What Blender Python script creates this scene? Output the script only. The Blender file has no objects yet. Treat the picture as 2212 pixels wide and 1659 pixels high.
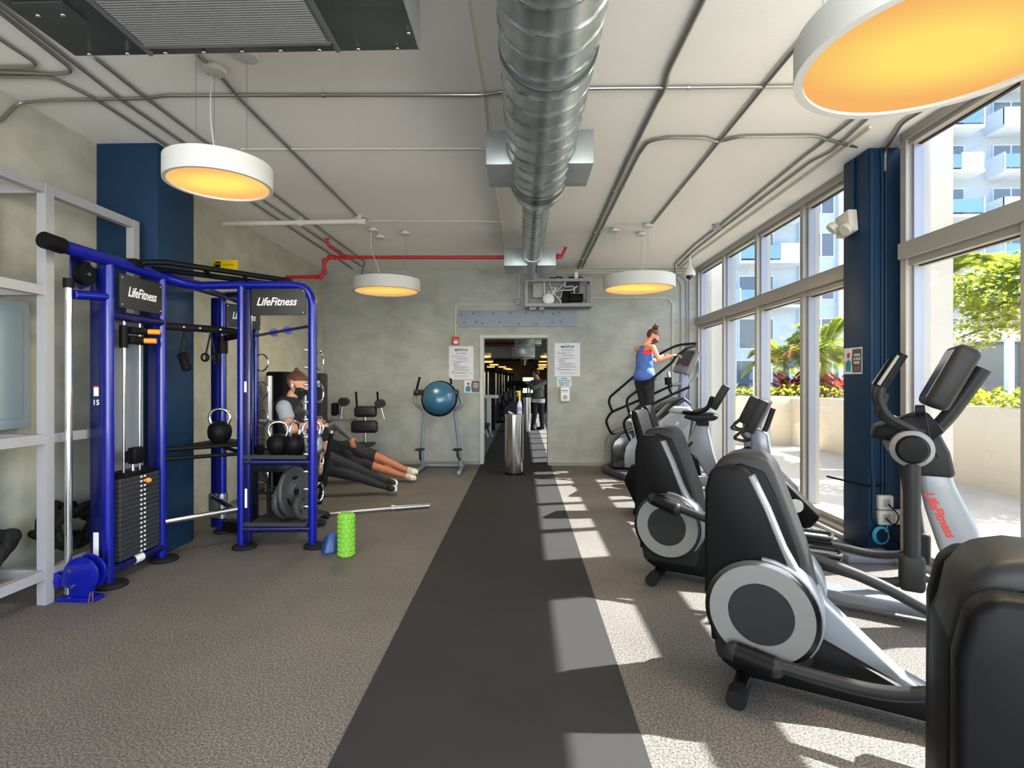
import bpy, bmesh, math, random
from mathutils import Vector, Matrix, Quaternion
random.seed(7)
SC = bpy.context.scene
COL = SC.collection
V = Vector
PI = math.pi
# ------------------------------------------------------------ camera
# the room: X to the right (windows at 3.0), Y into the depth (far wall at 9.07), Z up; floor 0, ceiling 3.3
YAW = 0.0302
FOC, PPX, PPY, EYE = 1160.0, 1094.0, 824.0, 1.4
cam_d = bpy.data.cameras.new('camera')
cam = bpy.data.objects.new('camera', cam_d)
COL.objects.link(cam)
cam.location = (0, 0, EYE)
cam.rotation_euler = (PI / 2, 0, YAW)
cam_d.sensor_fit = 'HORIZONTAL'
cam_d.sensor_width = 36
cam_d.lens = FOC / 2212 * 36
cam_d.shift_x = (1106 - PPX) / 2212
cam_d.shift_y = (PPY - 829.5) / 2212
cam_d.clip_start = 0.05
cam_d.clip_end = 400
SC.camera = cam
# ------------------------------------------------------------ light
SC.view_settings.view_transform = 'Standard'
SC.view_settings.look = 'None'
SC.view_settings.gamma = 1
SC.view_settings.exposure = 0.45
SC.view_settings.use_curve_mapping = False
SC.cycles.max_bounces = 8
SC.cycles.diffuse_bounces = 4
SC.cycles.glossy_bounces = 3
SC.cycles.transparent_max_bounces = 12
SC.cycles.transmission_bounces = 4
SC.cycles.caustics_reflective = False
SC.cycles.caustics_refractive = False
SC.cycles.sample_clamp_indirect = 6
SC.cycles.use_denoising = True
SC.cycles.use_adaptive_sampling = True
SC.cycles.adaptive_threshold = 0.02
SUN = V((1, .25, 1.126)).normalized()
world = bpy.data.worlds.new('sky_world')
SC.world = world
world.use_nodes = True
wn = world.node_tree.nodes
wn.clear()
wo = wn.new('ShaderNodeOutputWorld'); wb = wn.new('ShaderNodeBackground'); ws = wn.new('ShaderNodeTexSky')
ws.sky_type = 'NISHITA'
ws.sun_disc = False
ws.sun_elevation = math.asin(SUN.z)
ws.sun_rotation = math.atan2(SUN.x, SUN.y)
ws.air_density = 1.0; ws.dust_density = 1.5; ws.ozone_density = 1.0
world.node_tree.links.new(ws.outputs[0], wb.inputs[0])
world.node_tree.links.new(wb.outputs[0], wo.inputs[0])
wb.inputs[1].default_value = 0.68

def light(name, kind, loc, energy, color=(1, 1, 1), rot=None, size=None, size_y=None, shape=None):
    d = bpy.data.lights.new(name, kind)
    o = bpy.data.objects.new(name, d)
    COL.objects.link(o)
    o.location = loc
    d.energy = energy
    d.color = color
    if rot is not None: o.rotation_euler = rot
    if size: d.size = size
    if shape: d.shape = shape
    if size_y: d.size_y = size_y
    return o
sun = light('sun', 'SUN', (12, 4, 14), 23.0, (1, .965, .91))
sun.rotation_euler = SUN.to_track_quat('Z', 'Y').to_euler()
sun.data.angle = 0.012
# added fill light behind the camera; daylight through window bays beside and behind it
light('added_fill_behind_camera', 'AREA', (0.0, -3.35, 1.65), 390, (.94, .97, 1), (PI / 2 + .5, 0, 0), 5.8, 2.6, 'RECTANGLE')
light('daylight_side_windows', 'AREA', (2.9, -1.0, 1.5), 120, (.95, .97, 1), (0, PI / 2 + .35, 0), 2.8, 4.2, 'RECTANGLE')

# ------------------------------------------------------------ helpers
def at(px, py, X=None, Y=None, Z=None):
    """world point seen at photo pixel px,py on the plane X, Y or Z = value (measuring tool)"""
    c, s = math.cos(YAW), math.sin(YAW)
    a = (px - PPX) / FOC; b = (PPY - py) / FOC
    r = (a * c - s, a * s + c, b)
    t = X / r[0] if X is not None else (Y / r[1] if Y is not None else (Z - EYE) / r[2])
    return V((r[0] * t, r[1] * t, EYE + r[2] * t))

def lin(c):
    c = c / 255.0
    return c / 12.92 if c <= .04045 else ((c + .055) / 1.055) ** 2.4
def rgb(r, g, b): return (lin(r), lin(g), lin(b), 1)

def mat(name, col, rough=.5, metal=0, spec=.5, coat=0, emis=None, estr=0, bump=None, mott=None, alpha=None):
    """principled material; bump=(scale,strength), mott=(scale,amount,other colour)"""
    m = bpy.data.materials.new(name)
    m.use_nodes = True
    nt = m.node_tree; n = nt.nodes; p = n['Principled BSDF']
    p.inputs['Base Color'].default_value = rgb(*col)
    p.inputs['Roughness'].default_value = rough
    p.inputs['Metallic'].default_value = metal
    p.inputs['Specular IOR Level'].default_value = spec
    p.inputs['Coat Weight'].default_value = coat
    p.inputs['Coat Roughness'].default_value = .08
    if emis:
        p.inputs['Emission Color'].default_value = rgb(*emis)
        p.inputs['Emission Strength'].default_value = estr
    tc = None
    if bump or mott:
        tc = n.new('ShaderNodeTexCoord')
    if mott:
        t = n.new('ShaderNodeTexNoise'); t.inputs['Scale'].default_value = mott[0]; t.inputs['Detail'].default_value = 6
        r = n.new('ShaderNodeValToRGB'); r.color_ramp.elements[0].position = .35; r.color_ramp.elements[1].position = .65
        r.color_ramp.elements[0].color = rgb(*col); r.color_ramp.elements[1].color = rgb(*mott[2])
        x = n.new('ShaderNodeMix'); x.data_type = 'RGBA'; x.inputs[0].default_value = mott[1]
        x.inputs[6].default_value = rgb(*col)
        nt.links.new(tc.outputs['Object'], t.inputs[0]); nt.links.new(t.outputs[0], r.inputs[0])
        nt.links.new(r.outputs[0], x.inputs[7]); nt.links.new(x.outputs[2], p.inputs['Base Color'])
    if bump:
        t = n.new('ShaderNodeTexNoise'); t.inputs['Scale'].default_value = bump[0]; t.inputs['Detail'].default_value = 4
        b = n.new('ShaderNodeBump'); b.inputs['Strength'].default_value = bump[1]; b.inputs['Distance'].default_value = .01
        nt.links.new(tc.outputs['Object'], t.inputs[0]); nt.links.new(t.outputs[0], b.inputs['Height'])
        nt.links.new(b.outputs[0], p.inputs['Normal'])
    return m

class G:
    """collects shapes for ONE mesh"""
    def __init__(self): self.v = []; self.f = []; self.m = []; self.mi = 0
    def add(self, vs, fs):
        o = len(self.v)
        self.v += [tuple(p) for p in vs]
        self.f += [tuple(i + o for i in f) for f in fs]
        self.m += [self.mi] * len(fs)
    def bmadd(self, bm, bev=0, seg=2):
        if bev:
            bmesh.ops.recalc_face_normals(bm, faces=bm.faces); bm.normal_update()
            bmesh.ops.bevel(bm, geom=[e for e in bm.edges if len(e.link_faces) == 2 and e.calc_face_angle(0) > .5], offset=bev, segments=seg, affect='EDGES', profile=.5)
        bm.verts.ensure_lookup_table()
        for i, w in enumerate(bm.verts): w.index = i
        self.add([w.co[:] for w in bm.verts], [[w.index for w in f.verts] for f in bm.faces])
        bm.free()
    def box(self, c, s, rot=None, bev=0, seg=2):
        h = V(s) / 2; R = rot or Matrix.Identity(3); c = V(c)
        P = [c + R @ V((x * h.x, y * h.y, z * h.z)) for x in (-1, 1) for y in (-1, 1) for z in (-1, 1)]
        F = [(0, 1, 3, 2), (4, 6, 7, 5), (0, 4, 5, 1), (2, 3, 7, 6), (0, 2, 6, 4), (1, 5, 7, 3)]
        if bev:
            bm = bmesh.new(); vs = [bm.verts.new(p) for p in P]
            for f in F: bm.faces.new([vs[i] for i in f])
            self.bmadd(bm, bev, seg)
        else: self.add(P, F)
        return self
    def b2(self, x0, x1, y0, y1, z0, z1, bev=0):
        return self.box(((x0 + x1) / 2, (y0 + y1) / 2, (z0 + z1) / 2), (abs(x1 - x0), abs(y1 - y0), abs(z1 - z0)), None, bev)
    def tube(self, pts, r, seg=12, fil=0, closed=False, asp=1, cap=True, up=None):
        pts = [V(p) for p in pts]
        if fil: pts = fillet(pts, fil, closed)
        n = len(pts); rr = r if isinstance(r, (list, tuple)) else [r] * n
        if len(rr) != n: rr = [rr[0] + (rr[-1] - rr[0]) * i / (n - 1) for i in range(n)]
        tan = []
        for i in range(n):
            a = pts[(i - 1) % n] if (closed or i > 0) else pts[i]
            b = pts[(i + 1) % n] if (closed or i < n - 1) else pts[i]
            t = (b - a)
            tan.append(t.normalized() if t.length > 1e-9 else V((0, 0, 1)))
        u = V(up) if up else (V((0, 0, 1)) if abs(tan[0].z) < .9 else V((1, 0, 0)))
        u = (u - tan[0] * u.dot(tan[0])).normalized()
        vs = []; fs = []
        for i in range(n):
            t = tan[i]
            u = u - t * u.dot(t)
            u = u.normalized() if u.length > 1e-6 else t.orthogonal().normalized()
            w = t.cross(u)
            for k in range(seg):
                a = 2 * PI * k / seg
                vs.append(pts[i] + u * (math.cos(a) * rr[i]) + w * (math.sin(a) * rr[i] * asp))
        for i in range(n if closed else n - 1):
            j = (i + 1) % n
            for k in range(seg):
                l = (k + 1) % seg
                fs.append((i * seg + k, i * seg + l, j * seg + l, j * seg + k))
        if cap and not closed:
            fs.append(tuple(range(seg))[::-1]); fs.append(tuple((n - 1) * seg + k for k in range(seg)))
        self.add(vs, fs)
        return self
    def cyl(self, p0, p1, r, r1=None, seg=24):
        return self.tube([p0, p1], [r, r if r1 is None else r1], seg)
    def lathe(self, prof, c=(0, 0, 0), ax=(0, 0, 1), seg=32):
        c = V(c); q = V((0, 0, 1)).rotation_difference(V(ax).normalized())
        vs = []; fs = []; n = len(prof)
        for (r, z) in prof:
            for k in range(seg):
                a = 2 * PI * k / seg
                vs.append(c + q @ V((r * math.cos(a), r * math.sin(a), z)))
        for i in range(n - 1):
            for k in range(seg):
                l = (k + 1) % seg
                fs.append((i * seg + k, i * seg + l, (i + 1) * seg + l, (i + 1) * seg + k))
        if prof[0][0] > 1e-4: fs.append(tuple(range(seg))[::-1])
        if prof[-1][0] > 1e-4: fs.append(tuple((n - 1) * seg + k for k in range(seg)))
        self.add(vs, fs)
        return self
    def prism(self, poly, f, t0, t1, bev=0, seg=2):
        """poly: 2D outline; f(a,b,t)->point"""
        bm = bmesh.new()
        A = [bm.verts.new(f(a, b, t0)) for a, b in poly]; B = [bm.verts.new(f(a, b, t1)) for a, b in poly]
        n = len(poly)
        bm.faces.new(A); bm.faces.new(B[::-1])
        for i in range(n):
            j = (i + 1) % n
            bm.faces.new((A[j], A[i], B[i], B[j]))
        bmesh.ops.recalc_face_normals(bm, faces=bm.faces)
        self.bmadd(bm, bev, seg)
        return self
    def ell(self, c, r, rot=None, su=20, sv=12):
        R = rot or Matrix.Identity(3); c = V(c); r = (r, r, r) if not hasattr(r, '__len__') else r
        vs = [c + R @ V((0, 0, -r[2]))]; fs = []
        for i in range(1, sv):
            b = -PI / 2 + PI * i / sv
            for k in range(su):
                a = 2 * PI * k / su
                vs.append(c + R @ V((r[0] * math.cos(b) * math.cos(a), r[1] * math.cos(b) * math.sin(a), r[2] * math.sin(b))))
        vs.append(c + R @ V((0, 0, r[2])))
        for k in range(su): fs.append((0, 1 + (k + 1) % su, 1 + k))
        for i in range(sv - 2):
            for k in range(su):
                l = (k + 1) % su; a = 1 + i * su; b = a + su
                fs.append((a + k, a + l, b + l, b + k))
        e = 1 + (sv - 2) * su
        for k in range(su): fs.append((e + k, e + (k + 1) % su, len(vs) - 1))
        self.add(vs, fs)
        return self
    def quad(self, a, b, c, d): self.add([a, b, c, d], [(0, 1, 2, 3)]); return self

def fillet(pts, r, closed=False, n=5):
    out = []; N = len(pts)
    for i in range(N):
        if not closed and i in (0, N - 1): out.append(pts[i]); continue
        a, p, b = pts[(i - 1) % N], pts[i], pts[(i + 1) % N]
        u = a - p; w = b - p
        if u.length < 1e-6 or w.length < 1e-6: continue
        k = min(r, u.length * .48, w.length * .48)
        s = p + u.normalized() * k; e = p + w.normalized() * k
        for j in range(n + 1):
            t = j / n
            out.append(s * (1 - t) ** 2 + p * 2 * t * (1 - t) + e * t ** 2)
    return out

def obj(name, g, mats, parent=None, smooth=35, loc=None):
    me = bpy.data.meshes.new(name)
    me.from_pydata(g.v, [], g.f)
    me.validate()
    for m in (mats if isinstance(mats, (list, tuple)) else [mats]): me.materials.append(m)
    if len(me.polygons) == len(g.m): me.polygons.foreach_set('material_index', g.m)
    if smooth:
        me.shade_smooth(); me.set_sharp_from_angle(angle=math.radians(smooth))
    me.update()
    o = bpy.data.objects.new(name, me)
    COL.objects.link(o)
    if parent: o.parent = parent
    if loc: o.location = loc
    return o
def tag(o, label, cat, group=None, kind=None):
    o['label'] = label; o['category'] = cat
    if group: o['group'] = group
    if kind: o['kind'] = kind
    return o
def struct(name, g, m, smooth=0, parent=None, label=None):
    o = obj(name, g, m, parent, smooth); o['kind'] = 'structure'
    if label: o['label'] = label
    return o
def thing(name, label, cat, loc=(0, 0, 0), rz=0, group=None):
    o = bpy.data.objects.new(name, None)
    COL.objects.link(o); o.location = loc; o.rotation_euler = (0, 0, rz); o.empty_display_size = .1
    return tag(o, label, cat, group)
def kids(o): return [c for c in COL.objects if c.parent == o]
def dup(o, loc=None, rz=None, label=None, group=None, parent=None):
    c = o.copy(); COL.objects.link(c)
    if parent: c.parent = parent
    if loc is not None: c.location = loc
    if rz is not None: c.rotation_euler = (0, 0, rz)
    if label: c['label'] = label
    if group: c['group'] = group
    for k in kids(o): dup(k, parent=c)
    return c
def rotz(a): return Matrix.Rotation(a, 3, 'Z')
def frame(x, z):
    """3x3 with columns x, y, z from an x direction and an approximate z"""
    x = V(x).normalized(); y = V(z).cross(x).normalized(); z = x.cross(y)
    return Matrix((x, y, z)).transposed()
def lettering(name, txt, size, m, parent, loc, R, shear=0, ext=.0015, align='CENTER', bold=0, xs=1.0):
    """raised letters; R columns = reading direction, up, towards the reader"""
    c = bpy.data.curves.new(name, 'FONT')
    c.body = txt; c.size = size; c.align_x = align; c.align_y = 'CENTER'; c.shear = shear; c.extrude = ext; c.offset = bold
    c.resolution_u = 3
    c.materials.append(m)
    tmp = bpy.data.objects.new('tmp', c); COL.objects.link(tmp)
    dg = bpy.context.evaluated_depsgraph_get(); dg.update()
    me = bpy.data.meshes.new_from_object(tmp.evaluated_get(dg)); me.name = name
    bpy.data.objects.remove(tmp); bpy.data.curves.remove(c)
    if not me.materials: me.materials.append(m)
    o = bpy.data.objects.new(name, me); COL.objects.link(o)
    if parent: o.parent = parent
    M = R.to_4x4() @ Matrix.Diagonal((xs, 1, 1, 1)); M.translation = V(loc)
    o.matrix_local = M
    return o
# ------------------------------------------------------------ materials
def m_concrete(name, a, b, c, stain):
    m = bpy.data.materials.new(name); m.use_nodes = True
    nt = m.node_tree; n = nt.nodes; L = nt.links.new; p = n['Principled BSDF']
    tc = n.new('ShaderNodeTexCoord')
    def noise(s, d, sc=None):
        t = n.new('ShaderNodeTexNoise'); t.inputs['Scale'].default_value = s; t.inputs['Detail'].default_value = d; t.inputs['Roughness'].default_value = .6
        if sc:
            mp = n.new('ShaderNodeMapping'); mp.inputs['Scale'].default_value = sc
            L(tc.outputs['Object'], mp.inputs[0]); L(mp.outputs[0], t.inputs[0])
        else: L(tc.outputs['Object'], t.inputs[0])
        return t
    n1 = noise(1.1, 8); n2 = noise(3.5, 10, (1, 1, 1.6)); n3 = noise(60, 4); n4 = noise(1.7, 6, (1.5, 1.5, .55))
    r1 = n.new('ShaderNodeValToRGB'); e = r1.color_ramp.elements
    e[0].position = .3; e[0].color = rgb(*a); e[1].position = .7; e[1].color = rgb(*b)
    L(n1.outputs[0], r1.inputs[0])
    r2 = n.new('ShaderNodeValToRGB'); e = r2.color_ramp.elements
    e[0].position = .38; e[0].color = rgb(*c); e[1].position = .6; e[1].color = (1, 1, 1, 1)
    L(n2.outputs[0], r2.inputs[0])
    x = n.new('ShaderNodeMix'); x.data_type = 'RGBA'; x.blend_type = 'MULTIPLY'; x.inputs[0].default_value = .3
    L(r1.outputs[0], x.inputs[6]); L(r2.outputs[0], x.inputs[7])
    r3 = n.new('ShaderNodeValToRGB'); e = r3.color_ramp.elements
    e[0].position = .56; e[0].color = (0, 0, 0, 1); e[1].position = .72; e[1].color = (1, 1, 1, 1)
    L(n4.outputs[0], r3.inputs[0])
    mu = n.new('ShaderNodeMath'); mu.operation = 'MULTIPLY'; mu.inputs[1].default_value = .35
    L(r3.outputs[0], mu.inputs[0])
    y = n.new('ShaderNodeMix'); y.data_type = 'RGBA'; y.inputs[7].default_value = rgb(*stain)
    L(mu.outputs[0], y.inputs[0]); L(x.outputs[2], y.inputs[6]); L(y.outputs[2], p.inputs['Base Color'])
    p.inputs['Roughness'].default_value = .75; p.inputs['Specular IOR Level'].default_value = .3
    b1 = n.new('ShaderNodeBump'); b1.inputs['Strength'].default_value = .25; b1.inputs['Distance'].default_value = .004
    L(n3.outputs[0], b1.inputs['Height']); L(b1.outputs[0], p.inputs['Normal'])
    return m
def m_speckle(name, cols, scale, rough, bump=.3):
    m = bpy.data.materials.new(name); m.use_nodes = True
    nt = m.node_tree; n = nt.nodes; L = nt.links.new; p = n['Principled BSDF']
    tc = n.new('ShaderNodeTexCoord')
    t = n.new('ShaderNodeTexNoise'); t.inputs['Scale'].default_value = scale; t.inputs['Detail'].default_value = 3; t.inputs['Roughness'].default_value = .65
    w = n.new('ShaderNodeTexNoise'); w.inputs['Scale'].default_value = 1.3; w.inputs['Detail'].default_value = 5
    L(tc.outputs['Object'], t.inputs[0]); L(tc.outputs['Object'], w.inputs[0])
    r = n.new('ShaderNodeValToRGB'); e = r.color_ramp.elements
    e[0].position = .38; e[0].color = rgb(*cols[0]); e[1].position = .62; e[1].color = rgb(*cols[2])
    k = r.color_ramp.elements.new(.5); k.color = rgb(*cols[1])
    L(t.outputs[0], r.inputs[0])
    x = n.new('ShaderNodeMix'); x.data_type = 'RGBA'; x.blend_type = 'MULTIPLY'; x.inputs[0].default_value = .35
    r2 = n.new('ShaderNodeValToRGB'); e = r2.color_ramp.elements; e[0].position = .35; e[0].color = (.45, .45, .45, 1); e[1].position = .6
    L(w.outputs[0], r2.inputs[0]); L(r.outputs[0], x.inputs[6]); L(r2.outputs[0], x.inputs[7]); L(x.outputs[2], p.inputs['Base Color'])
    b = n.new('ShaderNodeBump'); b.inputs['Strength'].default_value = bump; b.inputs['Distance'].default_value = .003
    L(t.outputs[0], b.inputs['Height']); L(b.outputs[0], p.inputs['Normal'])
    p.inputs['Roughness'].default_value = rough; p.inputs['Specular IOR Level'].default_value = .3
    return m
def m_glass(name, tint=(1, 1, 1), amt=.06):
    m = bpy.data.materials.new(name); m.use_nodes = True
    nt = m.node_tree; n = nt.nodes; L = nt.links.new; n.remove(n['Principled BSDF'])
    tr = n.new('ShaderNodeBsdfTransparent'); tr.inputs[0].default_value = (*tint, 1)
    gl = n.new('ShaderNodeBsdfGlossy'); gl.inputs['Roughness'].default_value = .02
    fr = n.new('ShaderNodeFresnel'); fr.inputs[0].default_value = 1.35
    ad = n.new('ShaderNodeMath'); ad.operation = 'MULTIPLY'; ad.inputs[1].default_value = .13
    mx = n.new('ShaderNodeMixShader')
    L(fr.outputs[0], ad.inputs[0]); L(ad.outputs[0], mx.inputs[0]); L(tr.outputs[0], mx.inputs[1]); L(gl.outputs[0], mx.inputs[2])
    L(mx.outputs[0], n['Material Output'].inputs[0])
    return m
def m_lamp(name, mid, edge, strength, rad):
    m = bpy.data.materials.new(name); m.use_nodes = True
    nt = m.node_tree; n = nt.nodes; L = nt.links.new; n.remove(n['Principled BSDF'])
    tc = n.new('ShaderNodeTexCoord'); mp = n.new('ShaderNodeMapping'); mp.inputs['Scale'].default_value = (1 / rad, 1.5 / rad, 0)
    gr = n.new('ShaderNodeTexGradient'); gr.gradient_type = 'SPHERICAL'
    r = n.new('ShaderNodeValToRGB'); e = r.color_ramp.elements; e[0].position = .0; e[0].color = rgb(*edge); e[1].position = .62; e[1].color = rgb(*mid)
    em = n.new('ShaderNodeEmission'); em.inputs[1].default_value = strength
    L(tc.outputs['Object'], mp.inputs[0]); L(mp.outputs[0], gr.inputs[0]); L(gr.outputs[0], r.inputs[0]); L(r.outputs[0], em.inputs[0])
    L(em.outputs[0], n['Material Output'].inputs[0])
    return m
def m_galv(name, a, b):
    m = mat(name, a, .27, .85, mott=(5, 1, b), bump=(5, .1))
    return m
CONC = m_concrete('concrete_wall', (158, 162, 155), (178, 181, 174), (190, 190, 182), (150, 145, 128))
CONC2 = m_concrete('concrete_left_wall', (170, 170, 156), (192, 191, 176), (190, 190, 178), (138, 126, 104))
CEIL = mat('ceiling_paint', (238, 237, 232), .85, spec=.2, bump=(35, .12), mott=(1.2, .3, (228, 227, 221)))
CEILD = mat('dark_ceiling_paint', (92, 94, 96), .8)
FLOOR = m_speckle('speckled_rubber_floor', ((66, 64, 61), (97, 93, 89), (132, 127, 121)), 110, .6, .12)
RUN = mat('runner_rubber', (48, 48, 49), .7, spec=.08, bump=(160, .1), mott=(2.5, .25, (55, 55, 56)))
TRIMW = mat('white_paint', (222, 221, 214), .5)
ALU = mat('taupe_aluminium', (160, 156, 149), .4, .25)
ALUL = mat('bright_aluminium', (146, 148, 160), .35, .3)
GASK = mat('black_gasket', (25, 22, 22), .6)
GLASS = m_glass('window_glass', (.82, .855, .87))
NAVY = mat('navy_paint', (16, 48, 76), .5, spec=.3, bump=(30, .08))
STEELG = mat('grey_painted_steel', (122, 134, 142), .5, .2, mott=(5, .6, (134, 144, 150)))
FRAMEW = mat('pale_grey_frame_paint', (150, 150, 154), .45)
GALV = m_galv('galvanised_steel', (152, 164, 164), (190, 198, 198))
EMT = mat('conduit_steel', (150, 150, 144), .35, .85)
CREAM = mat('cream_conduit', (206, 203, 180), .5)
PIPEW = mat('white_pipe', (206, 204, 194), .5)
RED = mat('red_pipe_paint', (186, 30, 34), .35, spec=.6)
CHROME = mat('chrome', (225, 225, 225), .12, 1)
SATIN = mat('satin_steel', (176, 178, 180), .3, .9)
BLACK = mat('black_plastic', (13, 13, 14), .5, spec=.12)
BLACKG = mat('gloss_black', (12, 12, 13), .2, coat=.6)
RUBBER = mat('black_rubber', (20, 20, 20), .8, spec=.25)
CHAR = mat('charcoal_plastic', (36, 37, 38), .48, spec=.2, bump=(220, .05))
GREY = mat('grey_plastic', (112, 114, 117), .38)
SILV = mat('silver_paint', (122, 129, 138), .35, .3, coat=.3)
SILV2 = mat('pale_silver_plastic', (136, 142, 148), .38, .1)
BLUE = mat('blue_gloss_paint', (4, 18, 128), .28, .0, spec=.35, coat=.3)
NAVYB = mat('dark_blue_paint', (4, 10, 72), .3, 0, coat=.4)
WHITE = mat('white_plastic', (228, 228, 226), .4)
PAPER = mat('white_paper', (214, 216, 222), .8)
INK = mat('grey_ink', (120, 124, 130), .8)
INKD = mat('dark_ink', (60, 64, 70), .8)
ORANGE = mat('orange_plastic', (238, 140, 34), .4)
YELLOW = mat('yellow_plastic', (240, 205, 20), .4)
TEAL = mat('teal_ink', (40, 132, 146), .7)
REDI = mat('red_ink', (196, 46, 34), .6)
BROWNI = mat('brown_ink', (86, 76, 72), .6)
# ------------------------------------------------------------ room shell
XL, XR, YF, ZC = -3.4, 3.0, 9.07, 3.3
g = G().b2(XL - .2, XR + .1, -3.7, 49, -.2, 0); struct('floor', g, FLOOR)
g = G().b2(-.706, .468, -3.5, 48, .0, .004); struct('floor_runner', g, RUN, label='dark grey rubber runner strip down the middle of the gym floor')
g = G().b2(XL - .2, XR + .05, -3.7, YF + .25, ZC, ZC + .3); struct('ceiling', g, CEIL)
g = G().b2(XL - .25, XL, -3.7, YF + .25, 0, ZC); struct('wall_left', g, CONC2)
DX0, DX1, DZ = -.70, .42, 2.165
g = G().b2(XL - .25, DX0, YF, YF + .25, 0, ZC).b2(DX1, XR + .15, YF, YF + .25, 0, ZC).b2(DX0, DX1, YF, YF + .25, DZ, ZC)
struct('wall_back', g, CONC)
# front wall behind the camera: concrete piers around a wide opening
g = G().b2(XL - .25, -2.9, -3.7, -3.45, 0, ZC).b2(2.9, XR + .1, -3.7, -3.45, 0, ZC).b2(-2.9, 2.9, -3.7, -3.45, 3.2, ZC).b2(-2.9, 2.9, -3.7, -3.45, 0, .2)
struct('wall_front', g, CONC)
g = G()
for y0, y1 in ((YF - .012, YF + .26),):
    g.b2(DX0 - .02, DX0 + .035, y0, y1, 0, DZ + .02).b2(DX0 + .035, DX1, y0, y1, DZ - .03, DZ + .02)
struct('door_1', g, mat('door_frame_paint', (186, 188, 178), .5), label='pale steel frame of the open doorway')
g = G().b2(XL, -2.98, YF - .03, YF, 0, .05).b2(-2.98, DX0 - .03, YF - .03, YF, 0, .05).b2(DX1, XR - .1, YF - .12, YF, 0, .035)
struct('baseboard_back', g, mat('concrete_kerb', (150, 148, 136), .8))
# pillars
g = G().b2(-3.4, -2.90, 4.18, 4.66, 0, ZC, .012); struct('pillar_left', g, NAVY, 30)
g = G().b2(2.81, 3.16, 4.45, 4.8, 0, ZC, .012); struct('pillar_right', g, NAVY, 30)
# right-hand window wall
YM = [9.04, 7.9, 6.8, 5.7, 4.82]
bays = [(7.9, 9.04), (6.8, 7.9), (5.7, 6.8), (4.84, 5.7), (3.2, 4.2), (2.1, 3.2), (1.0, 2.1), (-.1, 1.0), (-1.2, -.1), (-2.3, -1.2), (-3.45, -2.3)]
def bay(n, y0, y1, m0=True, endm=False):
    g = G(); x = XR
    # rails run the bay's length; every bay owns the mullion at its near end
    g.b2(x - .07, x + .02, y0, y1, 3.2, ZC)
    g.b2(x - .1, x - .06, y0, y1, 3.235, ZC)
    g.b2(x - .13, x + .07, y0, y1, 2.33, 2.45)
    g.b2(x - .07, x + .07, y0, y1, 2.28, 2.33)
    g.b2(x - .1, x + .07, y0, y1, 0, .07); g.b2(x - .16, x - .1, y0, y1, 0, .035); g.b2(x - .05, x + .05, y0, y1, .07, .13)
    for yy in ([y0] + ([y1] if endm else [])):
        g.b2(x - .09, x + .08, yy - .03, yy + .03, 0, ZC)
        g.mi = 1
        g.b2(x - .045, x + .03, yy + .03, yy + .055, .13, 2.28); g.b2(x - .045, x + .03, yy + .03, yy + .055, 2.45, 3.2)
        g.b2(x - .045, x + .03, yy - .055, yy - .03, .13, 2.28); g.b2(x - .045, x + .03, yy - .055, yy - .03, 2.45, 3.2)
        g.mi = 2
        g.b2(x - .012, x + .012, yy + .055, yy + .064, .13, 2.28); g.b2(x - .012, x + .012, yy + .055, yy + .064, 2.45, 3.2)
        g.mi = 0
    g.mi = 2; g.b2(x - .012, x + .012, y0 + .03, y1, 2.272, 2.28); g.b2(x - .012, x + .012, y0 + .03, y1, 3.19, 3.2)
    o = struct('window_%d' % n, g, [ALU, ALUL, GASK], 0, label='taupe aluminium window bay with clerestory above a transom')
    for z0, z1 in ((.13, 2.28), (2.45, 3.2)):
        p = G().quad((x, y0, z0), (x, y1, z0), (x, y1, z1), (x, y0, z1))
        q = obj('glass_pane', p, GLASS, o, 0); q['kind'] = 'structure'
    return o
for i, (a, b) in enumerate(bays): bay(i + 1, a, b, endm=(i in (0, 4)))
struct('trim_1', G().b2(XR + .1, XR + .14, 4.23, 4.45, 0, ZC), ALU)
# outside piers of the facade
g = G().b2(3.16, 3.41, 4.36, 4.9, -.2, 4.4); struct('pillar_outer', g, mat('beige_render', (186, 179, 170), .8, bump=(60, .1)), label='beige rendered outer pier')
PIER = bpy.data.materials['beige_render']
g = G().b2(3.08, 3.42, 9.25, 9.8, -.2, 4.4); struct('pillar_outer_far', g, PIER, label='beige rendered outer pier at the far end')
# ------------------------------------------------------------ next room beyond the doorway
YE = 48.0
g = G().b2(XL - .25, XR + .05, YF + .25, YE + .2, ZC, ZC + .3); struct('ceiling_next_room', g, CEILD)
g = G().b2(XL - .25, XL, YF + .25, YE + .2, 0, ZC); struct('wall_next_room_left', g, CONC2)
g = G().b2(XR - .1, XR + .15, 24, YE + .2, 0, ZC); struct('wall_next_room_right', g, CONC2)
wa = at(1128, 850, Y=YE); wb2 = at(1154, 814, Y=YE)
g = G().b2(XL, wa.x, YE, YE + .2, 0, ZC).b2(wb2.x, XR, YE, YE + .2, 0, ZC).b2(wa.x, wb2.x, YE, YE + .2, 0, wa.z).b2(wa.x, wb2.x, YE, YE + .2, wb2.z, ZC); struct('wall_next_room_back', g, CONC2)
g = G().b2(wa.x, wb2.x, YE, YE + .1, wa.z, wa.z + .06).b2(wa.x, wb2.x, YE, YE + .1, wb2.z - .06, wb2.z).b2(wa.x, wa.x + .06, YE, YE + .1, wa.z, wb2.z).b2(wb2.x - .06, wb2.x, YE, YE + .1, wa.z, wb2.z)
struct('window_30', g, ALU)
for i in range(13): bay(12 + i, 9.4 + 1.12 * i, 9.4 + 1.12 * (i + 1))
c0 = at(1036, 773, Y=27); c1 = at(1112, 748, Y=27)
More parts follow.
